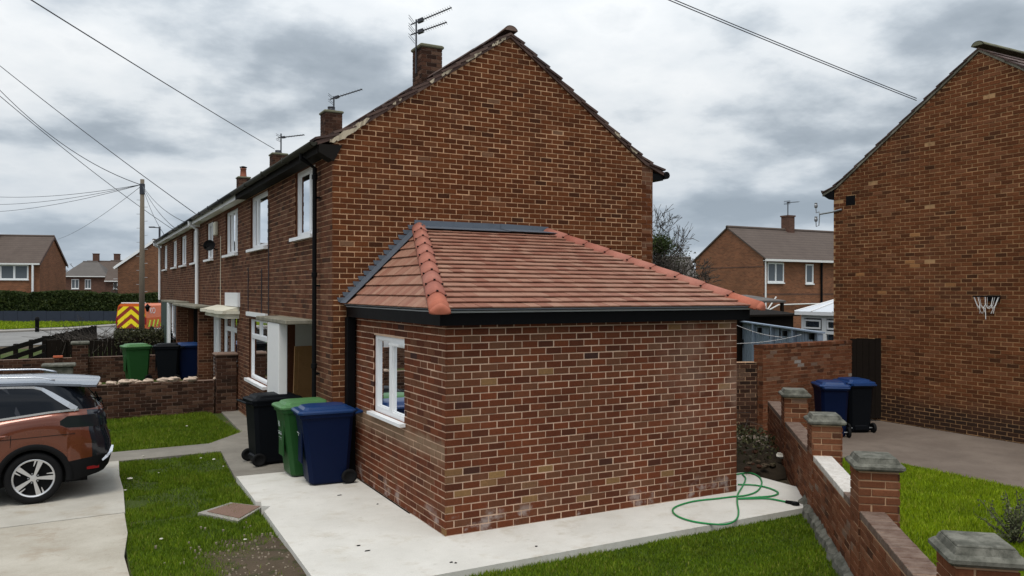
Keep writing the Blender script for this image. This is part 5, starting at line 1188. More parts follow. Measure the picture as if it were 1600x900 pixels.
# ------------------------------------------------------------------ car (front toward -X)
CARX, CARY = -7.96, 4.86
t = thing('parked_car', 'copper coloured estate car with silver roof parked on the drive', 'car', (CARX+2.3, CARY, -.03)); CZ = -.03
tr = 0.885; fw, rw, rad, zw = .86, 3.71, .345, .345      # axle positions from the nose
def hw(x):      # half width of the body along its length
    return float(np.interp(x, [0, .12, .4, .9, 1.6, 3.4, 4.0, 4.3, 4.48, 4.58, 4.64], [.55, .70, .84, .905, .92, .92, .915, .895, .85, .79, .70]))
def xend(z): return float(np.interp(z, [.2, .3, .45, .62, .78, .9, 1.05, 1.2, 1.3], [4.42, 4.52, 4.63, 4.66, 4.64, 4.585, 4.575, 4.545, 4.50]))
def zbelt(x): return float(np.interp(x, [0, .15, .5, 1.1, 1.5, 3.0, 3.9, 4.3, 4.64], [.78, .86, .94, 1.03, 1.055, 1.11, 1.205, 1.225, 1.20]))
def zlow(x):
    z = float(np.interp(x, [0, .3, 4.1, 4.64], [.26, .24, .24, .34])); 
    for a in (fw, rw):
        if abs(x-a) < .40: z = max(z, zw+math.sqrt(max(0, .40**2-(x-a)**2)))
    return z
xs = sorted(set([0, .05, .12, .25]+[round(v, 3) for v in np.arange(.3, 4.45, .05)]+[4.45, 4.5, 4.55, 4.58, 4.61, 4.64]+[fw-.4, fw+.4, rw-.4, rw+.4, fw-.39, fw+.39, rw-.39, rw+.39]))
fr_ = [0, .10, .30, .52, .70, .86, 1.0]; wf = [.965, .985, 1.0, .995, 1.0, .982, .945]
def body_pt(x, k, s):
    zb, zl = zbelt(x), zlow(x); z = zl+(zb-zl)*fr_[k]; 
    w_ = hw(x)*wf[k]
    if .25 < z < .58 and False: w_ *= .99
    xx = x if x < 4.0 else 4.0+(x-4.0)*(xend(z)-4.0)/.64
    return (CARX+xx, CARY-s*w_, CZ+z)
bm = MB(); nS = len(xs); nK = len(fr_); V = []
for x in xs:
    for s in (1, -1):
        for k in range(nK): V.append(body_pt(x, k, s))
F = []; MI = []
for i in range(nS-1):
    xm = (xs[i]+xs[i+1])/2
    for si in (0, 1):
        for k in range(nK-1):
            a = (i*2+si)*nK+k; b = ((i+1)*2+si)*nK+k; f = (a, b, b+1, a+1) if si == 0 else (a, a+1, b+1, b)
            F.append(f); zc = np.mean([V[j][2] for j in f])-CZ
            # dark cladding along sills and bumper; shade on the tailgate end painted black
            MI.append(1 if (zc < .44 or (xm > 4.05 and zc < .60)) else (2 if xm > 4.40 else 0))
    a, b = (i*2)*nK, ((i+1)*2)*nK        # bonnet/shelf top
    F.append((a+nK-1, b+nK-1, b+2*nK-1, a+2*nK-1)); MI.append(0)
e = (nS-1)*2*nK
for k in range(nK-1): F.append((e+k, e+nK+k, e+nK+k+1, e+k+1)); MI.append(1 if k < 3 else 2)  # end cap: shaded tailgate painted black above the dark bumper
for k in range(nK-1): F.append((k, k+1, nK+k+1, nK+k)); MI.append(1 if k < 2 else 0)
bm.v = V; bm.f = F; bm.m = MI; bm.r = [.5]*len(F)
body = bm.build('body', [M['copper'], M['carplastic'], M['carblack']], t, True)
und = MB(); und.box(CARX+.35, CARX+4.35, CARY-.70, CARY+.70, CZ+.22, CZ+.62); und.build('underbody', M['black'], t)
# cabin
def cab(v, h, s):
    xf, xr = np.interp(h, [0, 1], [1.12, 2.02]), np.interp(h, [0, .3, .8, 1], [4.535, 4.47, 4.31, 4.27]); x = xf+(xr-xf)*v
    zt = float(np.interp(x, [1.9, 2.3, 3.0, 3.8, 4.3], [1.585, 1.615, 1.62, 1.60, 1.555])); z0 = zbelt(x)-.004
    e_ = .02+.98*(1-(abs(2*v-1))**10)**.45; z = z0+(zt-z0)*h
    w_ = np.interp(h, [0, .55, 1], [.868, .80, .70])*e_*(1 if x > 1.4 else .96); w_ = min(w_, hw(min(x, 4.6))*.945)
    return (CARX+x, CARY-s*w_, CZ+z)
vs_ = list(np.linspace(0, 1, 41)); hs = [0, .15, .35, .55, .75, .9, 1]; cm = MB(); V = [cab(v, h, s) for v in vs_ for s in (1, -1) for h in hs]; F = []; nH = len(hs)
for i in range(40):
    for si in (0, 1):
        for k in range(nH-1): a = (i*2+si)*nH+k; b = ((i+1)*2+si)*nH+k; F.append((a, b, b+1, a+1) if si == 0 else (a, a+1, b+1, b))
for e in (0, 40):
    for k in range(nH-1): a = e*2*nH+k; F.append((a, a+nH, a+nH+1, a+1) if e == 40 else (a, a+1, a+nH+1, a+nH))
cm.add(V, F); cm.build('cabin_glass', M['carglass'], t, True)
# roof skin with rear spoiler
rm = MB(); V = []; F = []; xr_ = list(np.linspace(1.98, 4.52, 30)); nW = 13
for x in xr_:
    zt = float(np.interp(x, [1.98, 2.3, 3.0, 3.8, 4.3, 4.52], [1.588, 1.635, 1.655, 1.64, 1.60, 1.575])); ww = float(np.interp(x, [1.98, 2.1, 4.2, 4.4, 4.52], [.66, .715, .715, .70, .62]))
    for k in range(nW): u = -1+2*k/(nW-1); V.append((CARX+x-(.06*u*u if x > 4.3 else 0), CARY+u*ww, CZ+zt-.045*abs(u)**2.6))
for i in range(len(xr_)-1):
    for k in range(nW-1): a = i*nW+k; F.append((a, a+nW, a+nW+1, a+1))
rm.add(V, F); V2 = [(x, y, z-.03) for x, y, z in V]; n0 = len(V); rm.add(V2, [f[::-1] for f in F])
ed = [k for k in range(nW)]; last = (len(xr_)-1)*nW
rm.add([V[last+k] for k in range(nW)]+[V2[last+k] for k in range(nW)], [(k, nW+k, nW+k+1, k+1) for k in range(nW-1)])
for side_ in (0, nW-1): rm.add([V[i*nW+side_] for i in range(len(xr_))]+[V2[i*nW+side_] for i in range(len(xr_))], [(i, i+1, len(xr_)+i+1, len(xr_)+i) for i in range(len(xr_)-1)])
roof_ = rm.build('roof', M['carroof'], t, True)
for s in (1, -1):
    q = MB(); zz_ = lambda x: float(np.interp(x, [2.1, 2.3, 3.0, 3.75, 3.95], [1.60, 1.675, 1.69, 1.672, 1.62])); q.tube([(CARX+x, CARY-s*.655, CZ+zz_(x)) for x in np.linspace(2.1, 3.95, 24)], .012, 8); q.build('roof_rail', M['chrome'], t, True)
    # bright window surround: belt line and swept rear pillar
    def rib(pts, wd, name='window_trim', m='chrome', off=.008):
        r_ = MB(); V = []; F = []
        for i, p in enumerate(pts):
            p = np.array(p); tg = nrm(np.array(pts[min(i+1, len(pts)-1)])-np.array(pts[max(i-1, 0)])); up = nrm(np.cross(tg, (0, s, 0))); o = np.array([0, -s*off, 0]); w_ = wd[i] if hasattr(wd, '__len__') else wd
            V += [p+o+up*w_/2, p+o-up*w_/2, p-o*.6-up*w_/2, p-o*.6+up*w_/2]
        for i in range(len(pts)-1):
            for k in range(4): F.append((i*4+k, i*4+(k+1) % 4, i*4+4+(k+1) % 4, i*4+4+k))
        F += [(0, 1, 2, 3), (len(V)-1, len(V)-2, len(V)-3, len(V)-4)]
        return r_.add(V, F).build(name, M[m], t)
    def side_pt(x, z):
        zb = zbelt(x); zt = float(np.interp(x, [1.9, 2.3, 3.0, 3.8, 4.3], [1.585, 1.615, 1.62, 1.60, 1.555])); h = max(0, (z-zb)/(zt-zb)); return (CARX+x, CARY-s*float(min(np.interp(h, [0, .55, 1], [.868, .80, .70]), hw(x)*.945)), CZ+z)
    rib([side_pt(x, zbelt(x)+.008) for x in np.linspace(1.45, 4.24, 26)], .026, off=.010)
    up = [side_pt(x, z) for x, z in ((1.7, 1.36), (1.9, 1.48), (2.15, 1.545), (2.5, 1.563), (3.0, 1.565), (3.5, 1.555), (3.70, 1.545), (3.80, 1.52), (3.9, 1.455), (4.02, 1.37), (4.12, 1.30), (4.21, 1.235))]
    rib(up, [.026]*6+[.030, .042, .060, .068, .070, .072], off=.012)
    for xx, dx_ in ((2.55, .10), (3.40, .14)): rib([side_pt(xx-dx_*.3, 1.555), side_pt(xx+dx_, zbelt(xx+dx_)+.01)], .05, 'door_pillar', 'carblack', .006)
    # tail lamp wraps the corner
    q = MB(); V = []; F = []; xa = np.linspace(4.02, 4.64, 14)
    for x in xa:
        for z in (.985+(4.64-x)*.02, 1.03, 1.10, 1.155+.0*(x-4)): 
            zz2 = z if x > 4.12 else 1.04+(z-1.04)*(.45+.55*(x-4.02)/.10); w_ = hw(x)*.985+.012; x2 = 4.0+(x-4.0)*(xend(zz2)-4.0+.012)/.64 if x > 4 else x; V.append((CARX+x2, CARY-s*w_, CZ+zz2))
    for i in range(len(xa)-1):
        for k in range(3): a = i*4+k; F.append((a, a+4, a+5, a+1))
    q.add(V, F); q.build('tail_light', M['taillight'], t, True)
    q = MB(); P_ = [(CARX+4.0+(x-4.0)*(xend(.40)-4.0+.012)/.64, CARY-s*(hw(x)*.975+.012), CZ+.40) for x in (4.36, 4.45, 4.52)]; V = []; 
    for p in P_: V += [p, (p[0], p[1], p[2]+.055)]
    q.add(V, [(0, 2, 3, 1), (2, 4, 5, 3)]); q.build('reflector', M['redlens'], t)
    rib([(CARX+4.0+(x-4.0)*(xend(z)-4.0+.016)/.64, CARY-s*(hw(x)*.98+.004), CZ+z) for x, z in ((4.52, .50), (4.57, .55), (4.61, .61), (4.635, .68))], [.022, .038, .044, .026], 'bumper_insert_glint', 'chrome', .010)  # chrome insert shaped as the bright reflection curving along the bumper
    # door gaps
    q = MB()
    for gx in (2.45, 3.42): q.tube([(CARX+gx+(.05*(z-.3)), CARY-s*(hw(gx)*float(np.interp((z-.24)/(zbelt(gx)-.24), [x_ for x_ in fr_], wf))+.0005), CZ+z) for z in np.linspace(.78 if gx > 3 else .30, zbelt(gx)-.01, 12)], .004, 5)
    q.tube([(CARX+x, CARY-s*(hw(x)*1.0+.001), CZ+.86+.03*(x-2.5)) for x in np.linspace(1.6, 4.2, 20)], .004, 5)
    q.build('door_gap', M['black'], t)
    for gx in (2.28, 3.22): q = MB(); q.tube([(CARX+gx, CARY-s*.925, CZ+.93), (CARX+gx+.05, CARY-s*.945, CZ+.935), (CARX+gx+.17, CARY-s*.945, CZ+.94), (CARX+gx+.2, CARY-s*.92, CZ+.94)], .013, 6); q.build('door_handle', M['copper'], t)
    for ax_ in (fw, rw):       # arches and wheels
        q = MB(); V = []; F = []; n = 28
        for k in range(n+1):
            a = math.radians(-8)+math.radians(196)*k/n
            for rr_, off in ((.375, -.05), (.385, .014), (.445, .014), (.465, -.004)): V.append((CARX+ax_+rr_*math.cos(a), CARY-s*(hw(ax_)*.985+off), CZ+zw+rr_*math.sin(a)))
        for k in range(n):
            for j in range(3): F.append((k*4+j, k*4+4+j, k*4+5+j, k*4+1+j))
        q.add(V, F); q.build('wheel_arch', M['carplastic'], t, True)
        yo = CARY-s*.66; q = MB(); q.lathe((CARX+ax_, yo, CZ+zw), (0, -s, 0), [(.25, .0), (.33, .01), (.345, .04), (.345, .20), (.335, .225), (.31, .238), (.262, .232), (.248, .215), (.245, .05)], 48); wh_ = q.build('wheel', M['rubber'], t, True)
        q = MB(); q.lathe((CARX+ax_, yo, CZ+zw), (0, -s, 0), [(.246, .06), (.246, .19), (.0, .165)], 40); q.build('rim_barrel', M['black'], wh_)
        q = MB(); q.lathe((CARX+ax_, yo, CZ+zw), (0, -s, 0), [(.248, .205), (.256, .222), (.248, .226), (.232, .218), (.230, .19)], 48)
        c0 = np.array([CARX+ax_, yo-s*.205, CZ+zw])
        for k in range(5):
            a = math.radians(70+72*k+(0 if ax_ == rw else 20)); d = np.array([math.cos(a), 0, math.sin(a)]); p_ = np.array([-math.sin(a), 0, math.cos(a)]); nn = np.array([0, -s*1., 0])
            q.slab([c0+d*.03-p_*.014, c0+d*.03+p_*.014, c0+d*.242+p_*.030, c0+d*.242-p_*.034], nn*.012)
            q.slab([c0+d*.15+p_*.050, c0+d*.15+p_*.058, c0+d*.238+p_*.072, c0+d*.238+p_*.046], nn*.012)
        q.lathe(c0-np.array([0, s*.0, 0]), (0, -s, 0), [(.045, 0), (.042, .016), (.0, .018)], 18); q.build('rim', M['alloy'], wh_)
        q = MB()
        for k in range(5): a = math.radians(34+72*k+(0 if ax_ == rw else 20)); q.lathe(c0+np.array([math.cos(a)*.062, -s*.002, math.sin(a)*.062]), (0, -s, 0), [(.010, 0), (.010, .01), (0, .011)], 8)
        q.build('wheel_bolts', M['metal'], wh_)
q = MB(); q.tube([(CARX+4.50, CARY-.0, CZ+1.27), (CARX+4.45, CARY-.34, CZ+1.40)], .012, 6); q.tube([(CARX+4.53, CARY, CZ+1.24), (CARX+4.50, CARY, CZ+1.27)], .03, 8); q.build('rear_wiper', M['black'], t)
q = MB(); q.box(CARX+4.60, CARX+4.615, CARY-.26, CARY+.26, CZ+.70, CZ+.81); q.build('number_plate', M['vanyellow'], t)
# ------------------------------------------------------------------ van in the street
p = pix(205, 500, 52); vd = nrm((.50, .87, 0)); vs2 = np.array([vd[1], -vd[0], 0]); VO = np.array([p[0], p[1], -.11])
t = thing('parked_van', 'orange service van with red and yellow rear chevrons beyond the pole', 'van', VO)
prof = [(.0, .95), (.35, .98), (1.0, .97), (1.5, .93), (1.85, .84), (2.02, .70)]    # (height, half width)
def vpt(x, y, z): return VO+vd*x+vs2*y+np.array([0, 0, z])
sec = [(-.93, .42), (-.97, .75), (-.97, 1.15), (-.92, 1.55), (-.86, 1.92), (-.70, 2.06), (.70, 2.06), (.86, 1.92), (.92, 1.55), (.97, 1.15), (.97, .75), (.93, .42)]
st_ = [(0.0, 1.0), (.05, 1.01), (.5, 1.01), (3.4, 1.01), (3.75, .99), (4.6, .96), (4.95, .86)]; V = []; F = []
for i, (x, k) in enumerate(st_):
    for y, z in sec: zz_ = z if x < 3.5 else min(z, float(np.interp(x, [3.5, 4.2, 4.95], [2.06, 1.28, .95]))); V.append(vpt(x, y*k, zz_))
n = len(sec)
for i in range(len(st_)-1):
    for k in range(n): F.append((i*n+k, i*n+(k+1) % n, (i+1)*n+(k+1) % n, (i+1)*n+k))
F += [tuple(range(n-1, -1, -1)), tuple(range((len(st_)-1)*n, len(st_)*n))]
MB().add(V, F).build('body', M['vanorange'], t)
# chevrons: bands of the rear door face
ch_ = MB(); ch_.mi = 0
def clipz(poly, lim):
    return poly
for k in range(4):
    for s in (-1, 1):
        z0 = -.42+.60*k; band = [(0, z0+.62), (s*.93, z0-.16), (s*.93, z0+.15), (0, z0+.93)]; out_ = []
        P2 = [(y*1.0, z) for y, z in band]
        if s < 0: P2 = P2[::-1]
        R2 = [(-.90, .47), (.90, .47), (.93, 1.15), (.83, 1.88), (-.83, 1.88), (-.93, 1.15)]
        for j in range(len(R2)):
            P2 = clip_poly(P2, R2[j], R2[(j+1) % len(R2)])
            if len(P2) < 3: break
        if len(P2) >= 3: ch_.slab([vpt(-.006, y, z) for y, z in P2], -vd*.006)
ch_.build('chevron_stripes', M['vanyellow'], t)
q = MB(); R2 = [(-.90, .47), (.90, .47), (.93, 1.15), (.83, 1.88), (-.83, 1.88), (-.93, 1.15)]; q.slab([vpt(-.001, y, z) for y, z in R2], -vd*.003); q.build('chevron_backing', M['vanred'], t)
q = MB(); q.obox(VO, vd, vs2, (0, 0, 1), -.08, .0, -.95, .95, .34, .46); q.build('bumper', M['black'], t)
q = MB(); q.obox(VO, vd, vs2, (0, 0, 1), .1, .5, -.72, .72, 2.08, 2.14); q.build('roof_bar', M['whitep'], t)
for s in (-1, 1):
    q = MB(); q.obox(VO, vd, vs2, (0, 0, 1), -.03, .02, s*.94-.05, s*.94+.05, .72, 1.15); q.build('tail_light', M['redlens'], t)
    q = MB()
    for k in range(6): q.slab([vpt(.25+.55*k, s*.992, .55), vpt(.45+.55*k, s*.992, .55), vpt(.65+.55*k, s*.992, 1.0), vpt(.45+.55*k, s*.992, 1.0)], vs2*s*.004)
    q.build('side_blocks', M['vanlime'], t)
    for wx in (.85, 3.95): q = MB(); q.lathe(VO+vd*wx+vs2*s*.78+np.array([0, 0, .33]), vs2*s, [(.18, 0), (.33, .02), (.33, .17), (.20, .19), (0, .18)], 20); q.build('wheel', M['rubber'], t)
cu_ = bpy.data.curves.new('lettering', 'FONT'); cu_.body = 'KO'; cu_.size = .55; cu_.extrude = .004; to = bpy.data.objects.new('lettering', cu_); COL.objects.link(to)
bpy.context.view_layer.update(); me = bpy.data.meshes.new_from_object(to); bpy.data.objects.remove(to); me.materials.clear(); me.materials.append(M['whitep'])
o = bpy.data.objects.new('lettering', me); COL.objects.link(o); o.parent = t; o.matrix_parent_inverse = Matrix.Translation(-WLOC[t.name]); P_ = vpt(.45, .985, 1.42)
o.matrix_basis = Matrix(((vd[0], 0, vs2[0], P_[0]), (vd[1], 0, vs2[1], P_[1]), (0, 1, 0, P_[2]), (0, 0, 0, 1)))
# ------------------------------------------------------------------ far houses
def far_house(label, O, U, L, D, ze, za, wins, brick='farbrick', roof='farroof', chims=(), barge='whitep', hip=0, gutter=True, name='house', zb=-.14):
    """O front left corner (seen from outside), U along the facade to the right, depth D behind"""
    O = np.array([O[0], O[1], 0.]); U = np.array([*nrm(U), 0]); Nn = np.array([U[1], -U[0], 0]); B = -Nn
    t = thing(name, label, 'house', O+U*L/2+B*D/2); P = lambda u, d, z: O+U*u+B*d+np.array([0, 0, z])
    q = MB(); q.obox(O, U, B, (0, 0, 1), 0, L, 0, D, zb, ze)
    if not hip:
        for u in (0, L-.02): q.slab([P(u, 0, ze), P(u, D, ze), P(u, D/2, za)], U*.02)
    q.build('wall', M[brick], t)
    q = MB(); o_ = .3; k = (za-ze)/(D/2)
    e = lambda d: ze+k*min(d, D-d) if 0 <= d <= D else ze-k*.3
    h = hip
    A, Bq, C_, D_ = P(-.08-(.25 if hip else 0), -o_, ze-k*o_), P(L+.08+(.25 if hip else 0), -o_, ze-k*o_), P(L+.08-h, D/2, za), P(-.08+h, D/2, za); A2, B2 = P(-.08-(.25 if hip else 0), D+o_, ze-k*o_), P(L+.08+(.25 if hip else 0), D+o_, ze-k*o_)
    up = np.array([0, 0, .10]); q.slab([A, Bq, C_, D_], up); q.slab([D_, C_, B2, A2], up)
    if hip: q.slab([A, D_, A2], up); q.slab([Bq, B2, C_], up)
    rf = q.build('roof', M[roof], t)
    q = MB(); q.tube([D_+up, C_+up], .11, 8); q.build('ridge', M[roof], rf)
    for (u, d, w_, hgt) in chims:
        q = MB(); q.obox(O, U, B, (0, 0, 1), u-w_/2, u+w_/2, d-w_/2, d+w_/2, za-.6, za+hgt); q.obox(O, U, B, (0, 0, 1), u-w_/2-.05, u+w_/2+.05, d-w_/2-.05, d+w_/2+.05, za+hgt, za+hgt+.1); ch = q.build('chimney', M['farbrick3'], rf)
    if barge and not hip:
        for u in (-.13, L+.09):
            q = MB()
            for s in (0, 1):
                a, b = (P(u, -o_, ze-k*o_), P(u, D/2, za)) if s == 0 else (P(u, D/2, za), P(u, D+o_, ze-k*o_)); q.slab([a-up*1.6, b-up*1.6, b+up*1.05, a+up*1.05], U*.04)
            q.build('bargeboard', M[barge], t)
    if gutter: q = MB(); q.obox(O, U, B, (0, 0, 1), -.1, L+.1, -o_-.1, -o_+.02, ze-k*o_-.08, ze-k*o_+.06); q.obox(O, U, B, (0, 0, 1), 0, L, -o_+.02, -.002, ze-k*o_-.06, ze-k*o_-.01); q.build('gutter', M['whitep'], t)
    for w_ in wins:
        a, b, c, d = w_[:4]; pn = w_[4] if len(w_) > 4 else two
        window(t, O, U, Nn, a, b, c, d, pn, .08, -.05, .06, 'darkglass', None, .10)
    return t, P, U, Nn
# right: house beyond the back gardens
cx_, cy_ = 33.7, 28.0
t, P, U, Nn = far_house('brick semi beyond the back gardens with white windows and grey roof', (cx_, cy_), (1, 0), 13, 6.2, 4.98, 6.95, [(.35, 1.75, 3.4, 4.65), (3.7, 4.4, 3.35, 4.6, [(.12, .88, .06, .94)]), (6.4, 8.6, 2.95, 4.6), (9.8, 11.6, 2.95, 4.6)], 'farbrick2', 'farroof', [(5.5, 3.1, .62, 1.0), (11.0, 3.1, .6, .9)], barge=None)
for u, m_, w_ in ((.12, 'white', .05), (5.1, 'black', .07)): q = MB(); q.tube([P(u, -.10, 4.8), P(u, -.10, 0)], w_, 8); q.build('downpipe', M[m_], t)
q = MB(); q.tube([P(.15, -.12, 1.6), P(1.2, -.12, 2.0), P(3.8, -.12, 2.05), P(5.0, -.12, 2.05)], .045, 6); q.tube([P(.15, -.12, 1.6), P(1.0, -.12, 2.5)], .045, 6); q.build('waste_pipe', M['whitep'], t)
q = MB(); q.obox(P(0, 0, 0), U, Nn, (0, 0, 1), 0, 13, .0, .012, 2.62, 2.72); q.obox(P(0, 0, 0), (0, 1, 0), (-1, 0, 0), (0, 0, 1), 0, 6.2, 0, .012, 4.35, 4.42); q.build('string_course', M['farbrick3'], t)
aerial(tuple(P(5.5, 3.1, 7.9)), 1.1, [(1.05, (.9, .2, .1), 1.4, 6)], 'TV aerial on the brick semi beyond the back gardens', 2.0)
p = pix(1050, 420, 46); t, P, U, Nn = far_house('low grey roofed garage seen past the house corner', (p[0]-.2, p[1]), (.88, -.47), 1.6, 4.0, 3.45, 4.70, [], 'plaster', 'farroof2', barge=None, gutter=False, name='garage')
# left: house with dark roof, behind the hedge
u_ = -.98*cr[:2]-.2*cf[:2]; g_ = -.2*cr[:2]+.98*cf[:2]; c1 = pix(62, 455, 72)
LA = 16; oA_ = c1[:2]+u_*LA
far_house('brick house with brown roof and white window behind the long hedge', oA_, -u_, LA, 6.8, 5.35, 7.75, [(LA-3.2, LA-.9+.0, 3.75, 5.05), (LA-8, LA-5.8, 3.75, 5.05)], 'farbrick2', 'farroof', [(LA-5.0, 3.0, .75, 1.3)], barge='oldtile')
q = MB(); hp_ = pix(51, 440, 71.6); q.tube([(hp_[0], hp_[1], 5.2), (hp_[0], hp_[1], 0)], .09, 8); tag(q.build('drainpipe', M['white']), 'white drainpipe on the brick house behind the hedge', 'pipe')
# gable with white bargeboards beside the row end
c1 = pix(184, 455, 74); far_house('brick gable house with white bargeboards behind the van', c1[:2]+cf[:2]*14, -cf[:2], 14, 6.6, 5.1, 7.35, [], 'farbrick', 'farroof', [(2, 3.3, .6, .9)], barge='white')
# distance
for px, py, D, w_, lab, hip, rf, wn in ((100, 438, 118, 5.5, 'distant pale brick house with hipped grey roof', 1.8, 'farroof2', True), (128, 438, 122, 9.0, 'distant long brick terrace with three dark chimneys', 0, 'farroof', False), (165, 438, 112, 7.0, 'distant brick house with white windows behind bare tree', 0, 'farroof', True)):
    c1 = pix(px, py, D); zt_ = {100: (5.0, 7.0), 128: (5.2, 7.2), 165: (4.3, 6.9)}[px]
    far_house(lab, c1[:2], cr[:2]+.25*cf[:2], w_, 6.5, zt_[0], zt_[1], [(1.0, 2.0, 3.0, 4.4), (2.8, 3.6, 3.0, 4.4)] if wn else [], 'farbrick3', rf, [(1.2, 3.2, .8, 1.2), (4.2, 3.2, .8, 1.2), (7.2, 3.2, .8, 1.0)] if px == 128 else [], barge=None, hip=hip)
# ------------------------------------------------------------------ vegetation
def leaves(name, pts, size, m, parent=None, label=None, cat=None, seed=0):
    r = np.random.default_rng(seed); n = len(pts); a = r.normal(size=(n, 3)); a /= np.linalg.norm(a, axis=1)[:, None]; b = np.cross(a, r.normal(size=(n, 3))); b /= np.linalg.norm(b, axis=1)[:, None]; s = (size*r.uniform(.6, 1.4, n))[:, None]
    V = np.stack([pts-a*s*.5, pts+b*s*.42, pts+a*s*.8, pts-b*s*.42], 1).reshape(-1, 3); return faces3(name, V, m, np.clip(r.normal(.5, .25, n), 0, 1), label, cat, parent, 4)
hA, hB = pix(-60, 500, 70), pix(252, 500, 71); hu = nrm(hB-hA); hl = np.linalg.norm((hB-hA)[:2]); hn_ = np.array([hu[1], -hu[0], 0]); r = np.random.default_rng(4)
t = thing('hedge', 'long clipped dark green hedge above the blue grey street boundary', 'hedge', (hA+hB)/2*np.array([1, 1, 0])); A0 = np.array([hA[0], hA[1], 0])
n = 52000; u = r.uniform(0, hl, n); top = 2.30+.36*vnoise(u, u*0, .35, 3)+.26*vnoise(u, u*0, 1.5, 4); ztp = r.uniform(0, 1, n)**.7; z = .9+ztp*(top-.9); dd = r.uniform(0, 1.2, n); k_ = r.random(n) < .55; z = np.where(k_, z, top-r.uniform(0, .25, n)); dd = np.where(k_, r.uniform(-.12, .25, n), dd)
pts = A0+u[:, None]*np.array([hu[0], hu[1], 0])-dd[:, None]*np.array([hn_[0], hn_[1], 0])*(1 if np.dot(hn_, CAM-A0) > 0 else -1); pts[:, 2] = z
leaves('foliage', pts, .16, M['leaf'], t, seed=5)
sg = 1 if np.dot(hn_, CAM-A0) > 0 else -1; q = MB(); q.obox(A0, np.array([hu[0], hu[1], 0]), -hn_*sg, (0, 0, 1), 0, hl, .15, 1.1, 0, 2.3); q.build('stems', M['bark'], t)
t = thing('boundary_fence', 'blue grey painted boundary panels below the long hedge', 'fence', (hA+hB)/2*np.array([1, 1, 0])); L_ = hl; npn = 14
for k in range(npn): q = MB(); q.obox(A0, np.array([hu[0], hu[1], 0]), hn_*sg, (0, 0, 1), k*L_/npn+.01, (k+1)*L_/npn-.01, .2, .26, -.1, .98+.02*(k % 2)); q.build('panel', M['bluegrey'], t)
def tree(label, base, h, seed, spread=.55, lev=5, trunk=.11, group=None, mtr='bark', mtw='twig', up=.25, cat='tree', name='bare_tree', start=.35, rmin=.0045, kids=(2, 3)):
    r = random.Random(seed); t = thing(name, label, cat, base, group); tb, cb_ = MB(), MB(); base = np.asarray(base, float)
    def grow(p, d, L, rad, l):
        pts = [p]; n = 4
        for k in range(n): d = nrm(d+np.array([r.gauss(0, .14), r.gauss(0, .14), r.gauss(0, .10)+up*.05])); pts.append(pts[-1]+d*L/n)
        (tb if l >= lev-1 else cb_).tube(pts, [max(rmin, rad*(1-.5*k/n)) for k in range(n+1)], 6 if l >= lev-1 else 4, False)
        if l == 0: return
        for k in range(r.randint(*kids)+(2 if l == lev else 0)):
            s = r.uniform(start, 1.0); i = min(n-1, int(s*n)); q_ = pts[i]+(pts[i+1]-pts[i])*(s*n-i)
            nd = nrm(d+spread*np.array([r.gauss(0, 1), r.gauss(0, 1), r.gauss(up, .6)])); grow(q_, nd, L*r.uniform(.55, .8), max(rmin, rad*.55), l-1)
    grow(base, np.array([0, 0, 1.]), h*.42, trunk, lev); tb.build('trunk', M[mtr], t); cb_.build('crown', M[mtw], t); return t
bp_ = pix(1030, 460, 26); tree('bare twisted garden tree showing past the house corner', (bp_[0], bp_[1], -.1), 5.2, 21, .62, 6, .09, up=.2, rmin=.007, kids=(3, 4))
# ivy mass and shrubs at its foot
r = np.random.default_rng(9); t = thing('ivy_bush', 'dense dark ivy clump on the bare garden tree', 'bush', (bp_[0], bp_[1], 0)); c = pix(1031, 383, 26)
pts = c+r.normal(size=(2600, 3))*np.array([.15, .18, .14]); leaves('foliage', pts, .055, M['leaf'], t, seed=6); q = MB(); q.tube([(c[0], c[1], 0), (c[0], c[1], c[2]+.2)], .05, 6); q.build('stem', M['bark'], t)
c = pix(1038, 425, 27); t = thing('garden_shrub', 'sparse olive shrub below the bare garden tree', 'bush', (c[0], c[1], 0)); pts = c+r.normal(size=(2600, 3))*np.array([.5, .4, .42]); pts[:, 2] = np.clip(pts[:, 2], .2, 9); leaves('foliage', pts, .05, M['leaf2'], t, seed=7); q = MB()
for k in range(8): q.tube([(c[0], c[1], 0), c+r.normal(size=3)*.3, c+r.normal(size=3)*.6], [.025, .015, .006], 5)
q.build('stem', M['bark'], t)
for i, (px, D, hgt, lb) in enumerate(((170, 95, 4.6, 'small bare tree in front of the distant white windowed house'), (112, 140, 8.4, 'round bare tree rising above the distant roofs'), (124, 150, 8.2, 'second bare tree crown above the distant roofs'))):
    c = pix(px, 460, D); tree(lb, (c[0], c[1], -.1), hgt, 31+i, .7, 5, .13, 'distant bare trees', rmin=.022, start=.2)
# bushes over the fence in the third front garden
r = np.random.default_rng(19); c = onY(205, 520, 25.6); t = thing('garden_bush', 'tangled dark bush growing over the boarded front fence', 'bush', (c[0], c[1], 0))
pts = np.stack([r.uniform(-2.5, -.5, 9000), 25.5+r.normal(0, .3, 9000), 0.97+r.normal(0, .12, 9000)+.18*np.sin(np.linspace(0, 6, 9000))], 1); leaves('foliage', pts, .06, M['leaf2'], t, seed=8); q = MB()
for k in range(150): a = np.array([r.uniform(-4.4, -1.6), 25.5+r.normal(0, .25), .5]); q.tube([a, a+np.array([r.normal(0, .2), r.normal(0, .2), .45]), a+np.array([r.normal(0, .5), r.normal(0, .3), .55+abs(r.normal(0, .3))])], [.014, .009, .005], 4, False)
q.build('twigs', M['twig'], t)
c = pix(1588, 815, 9.2); t = thing('garden_shrub', 'small grey green shrub growing on the bright lawn', 'bush', (c[0], c[1], -.05)); q = MB(); tips = []
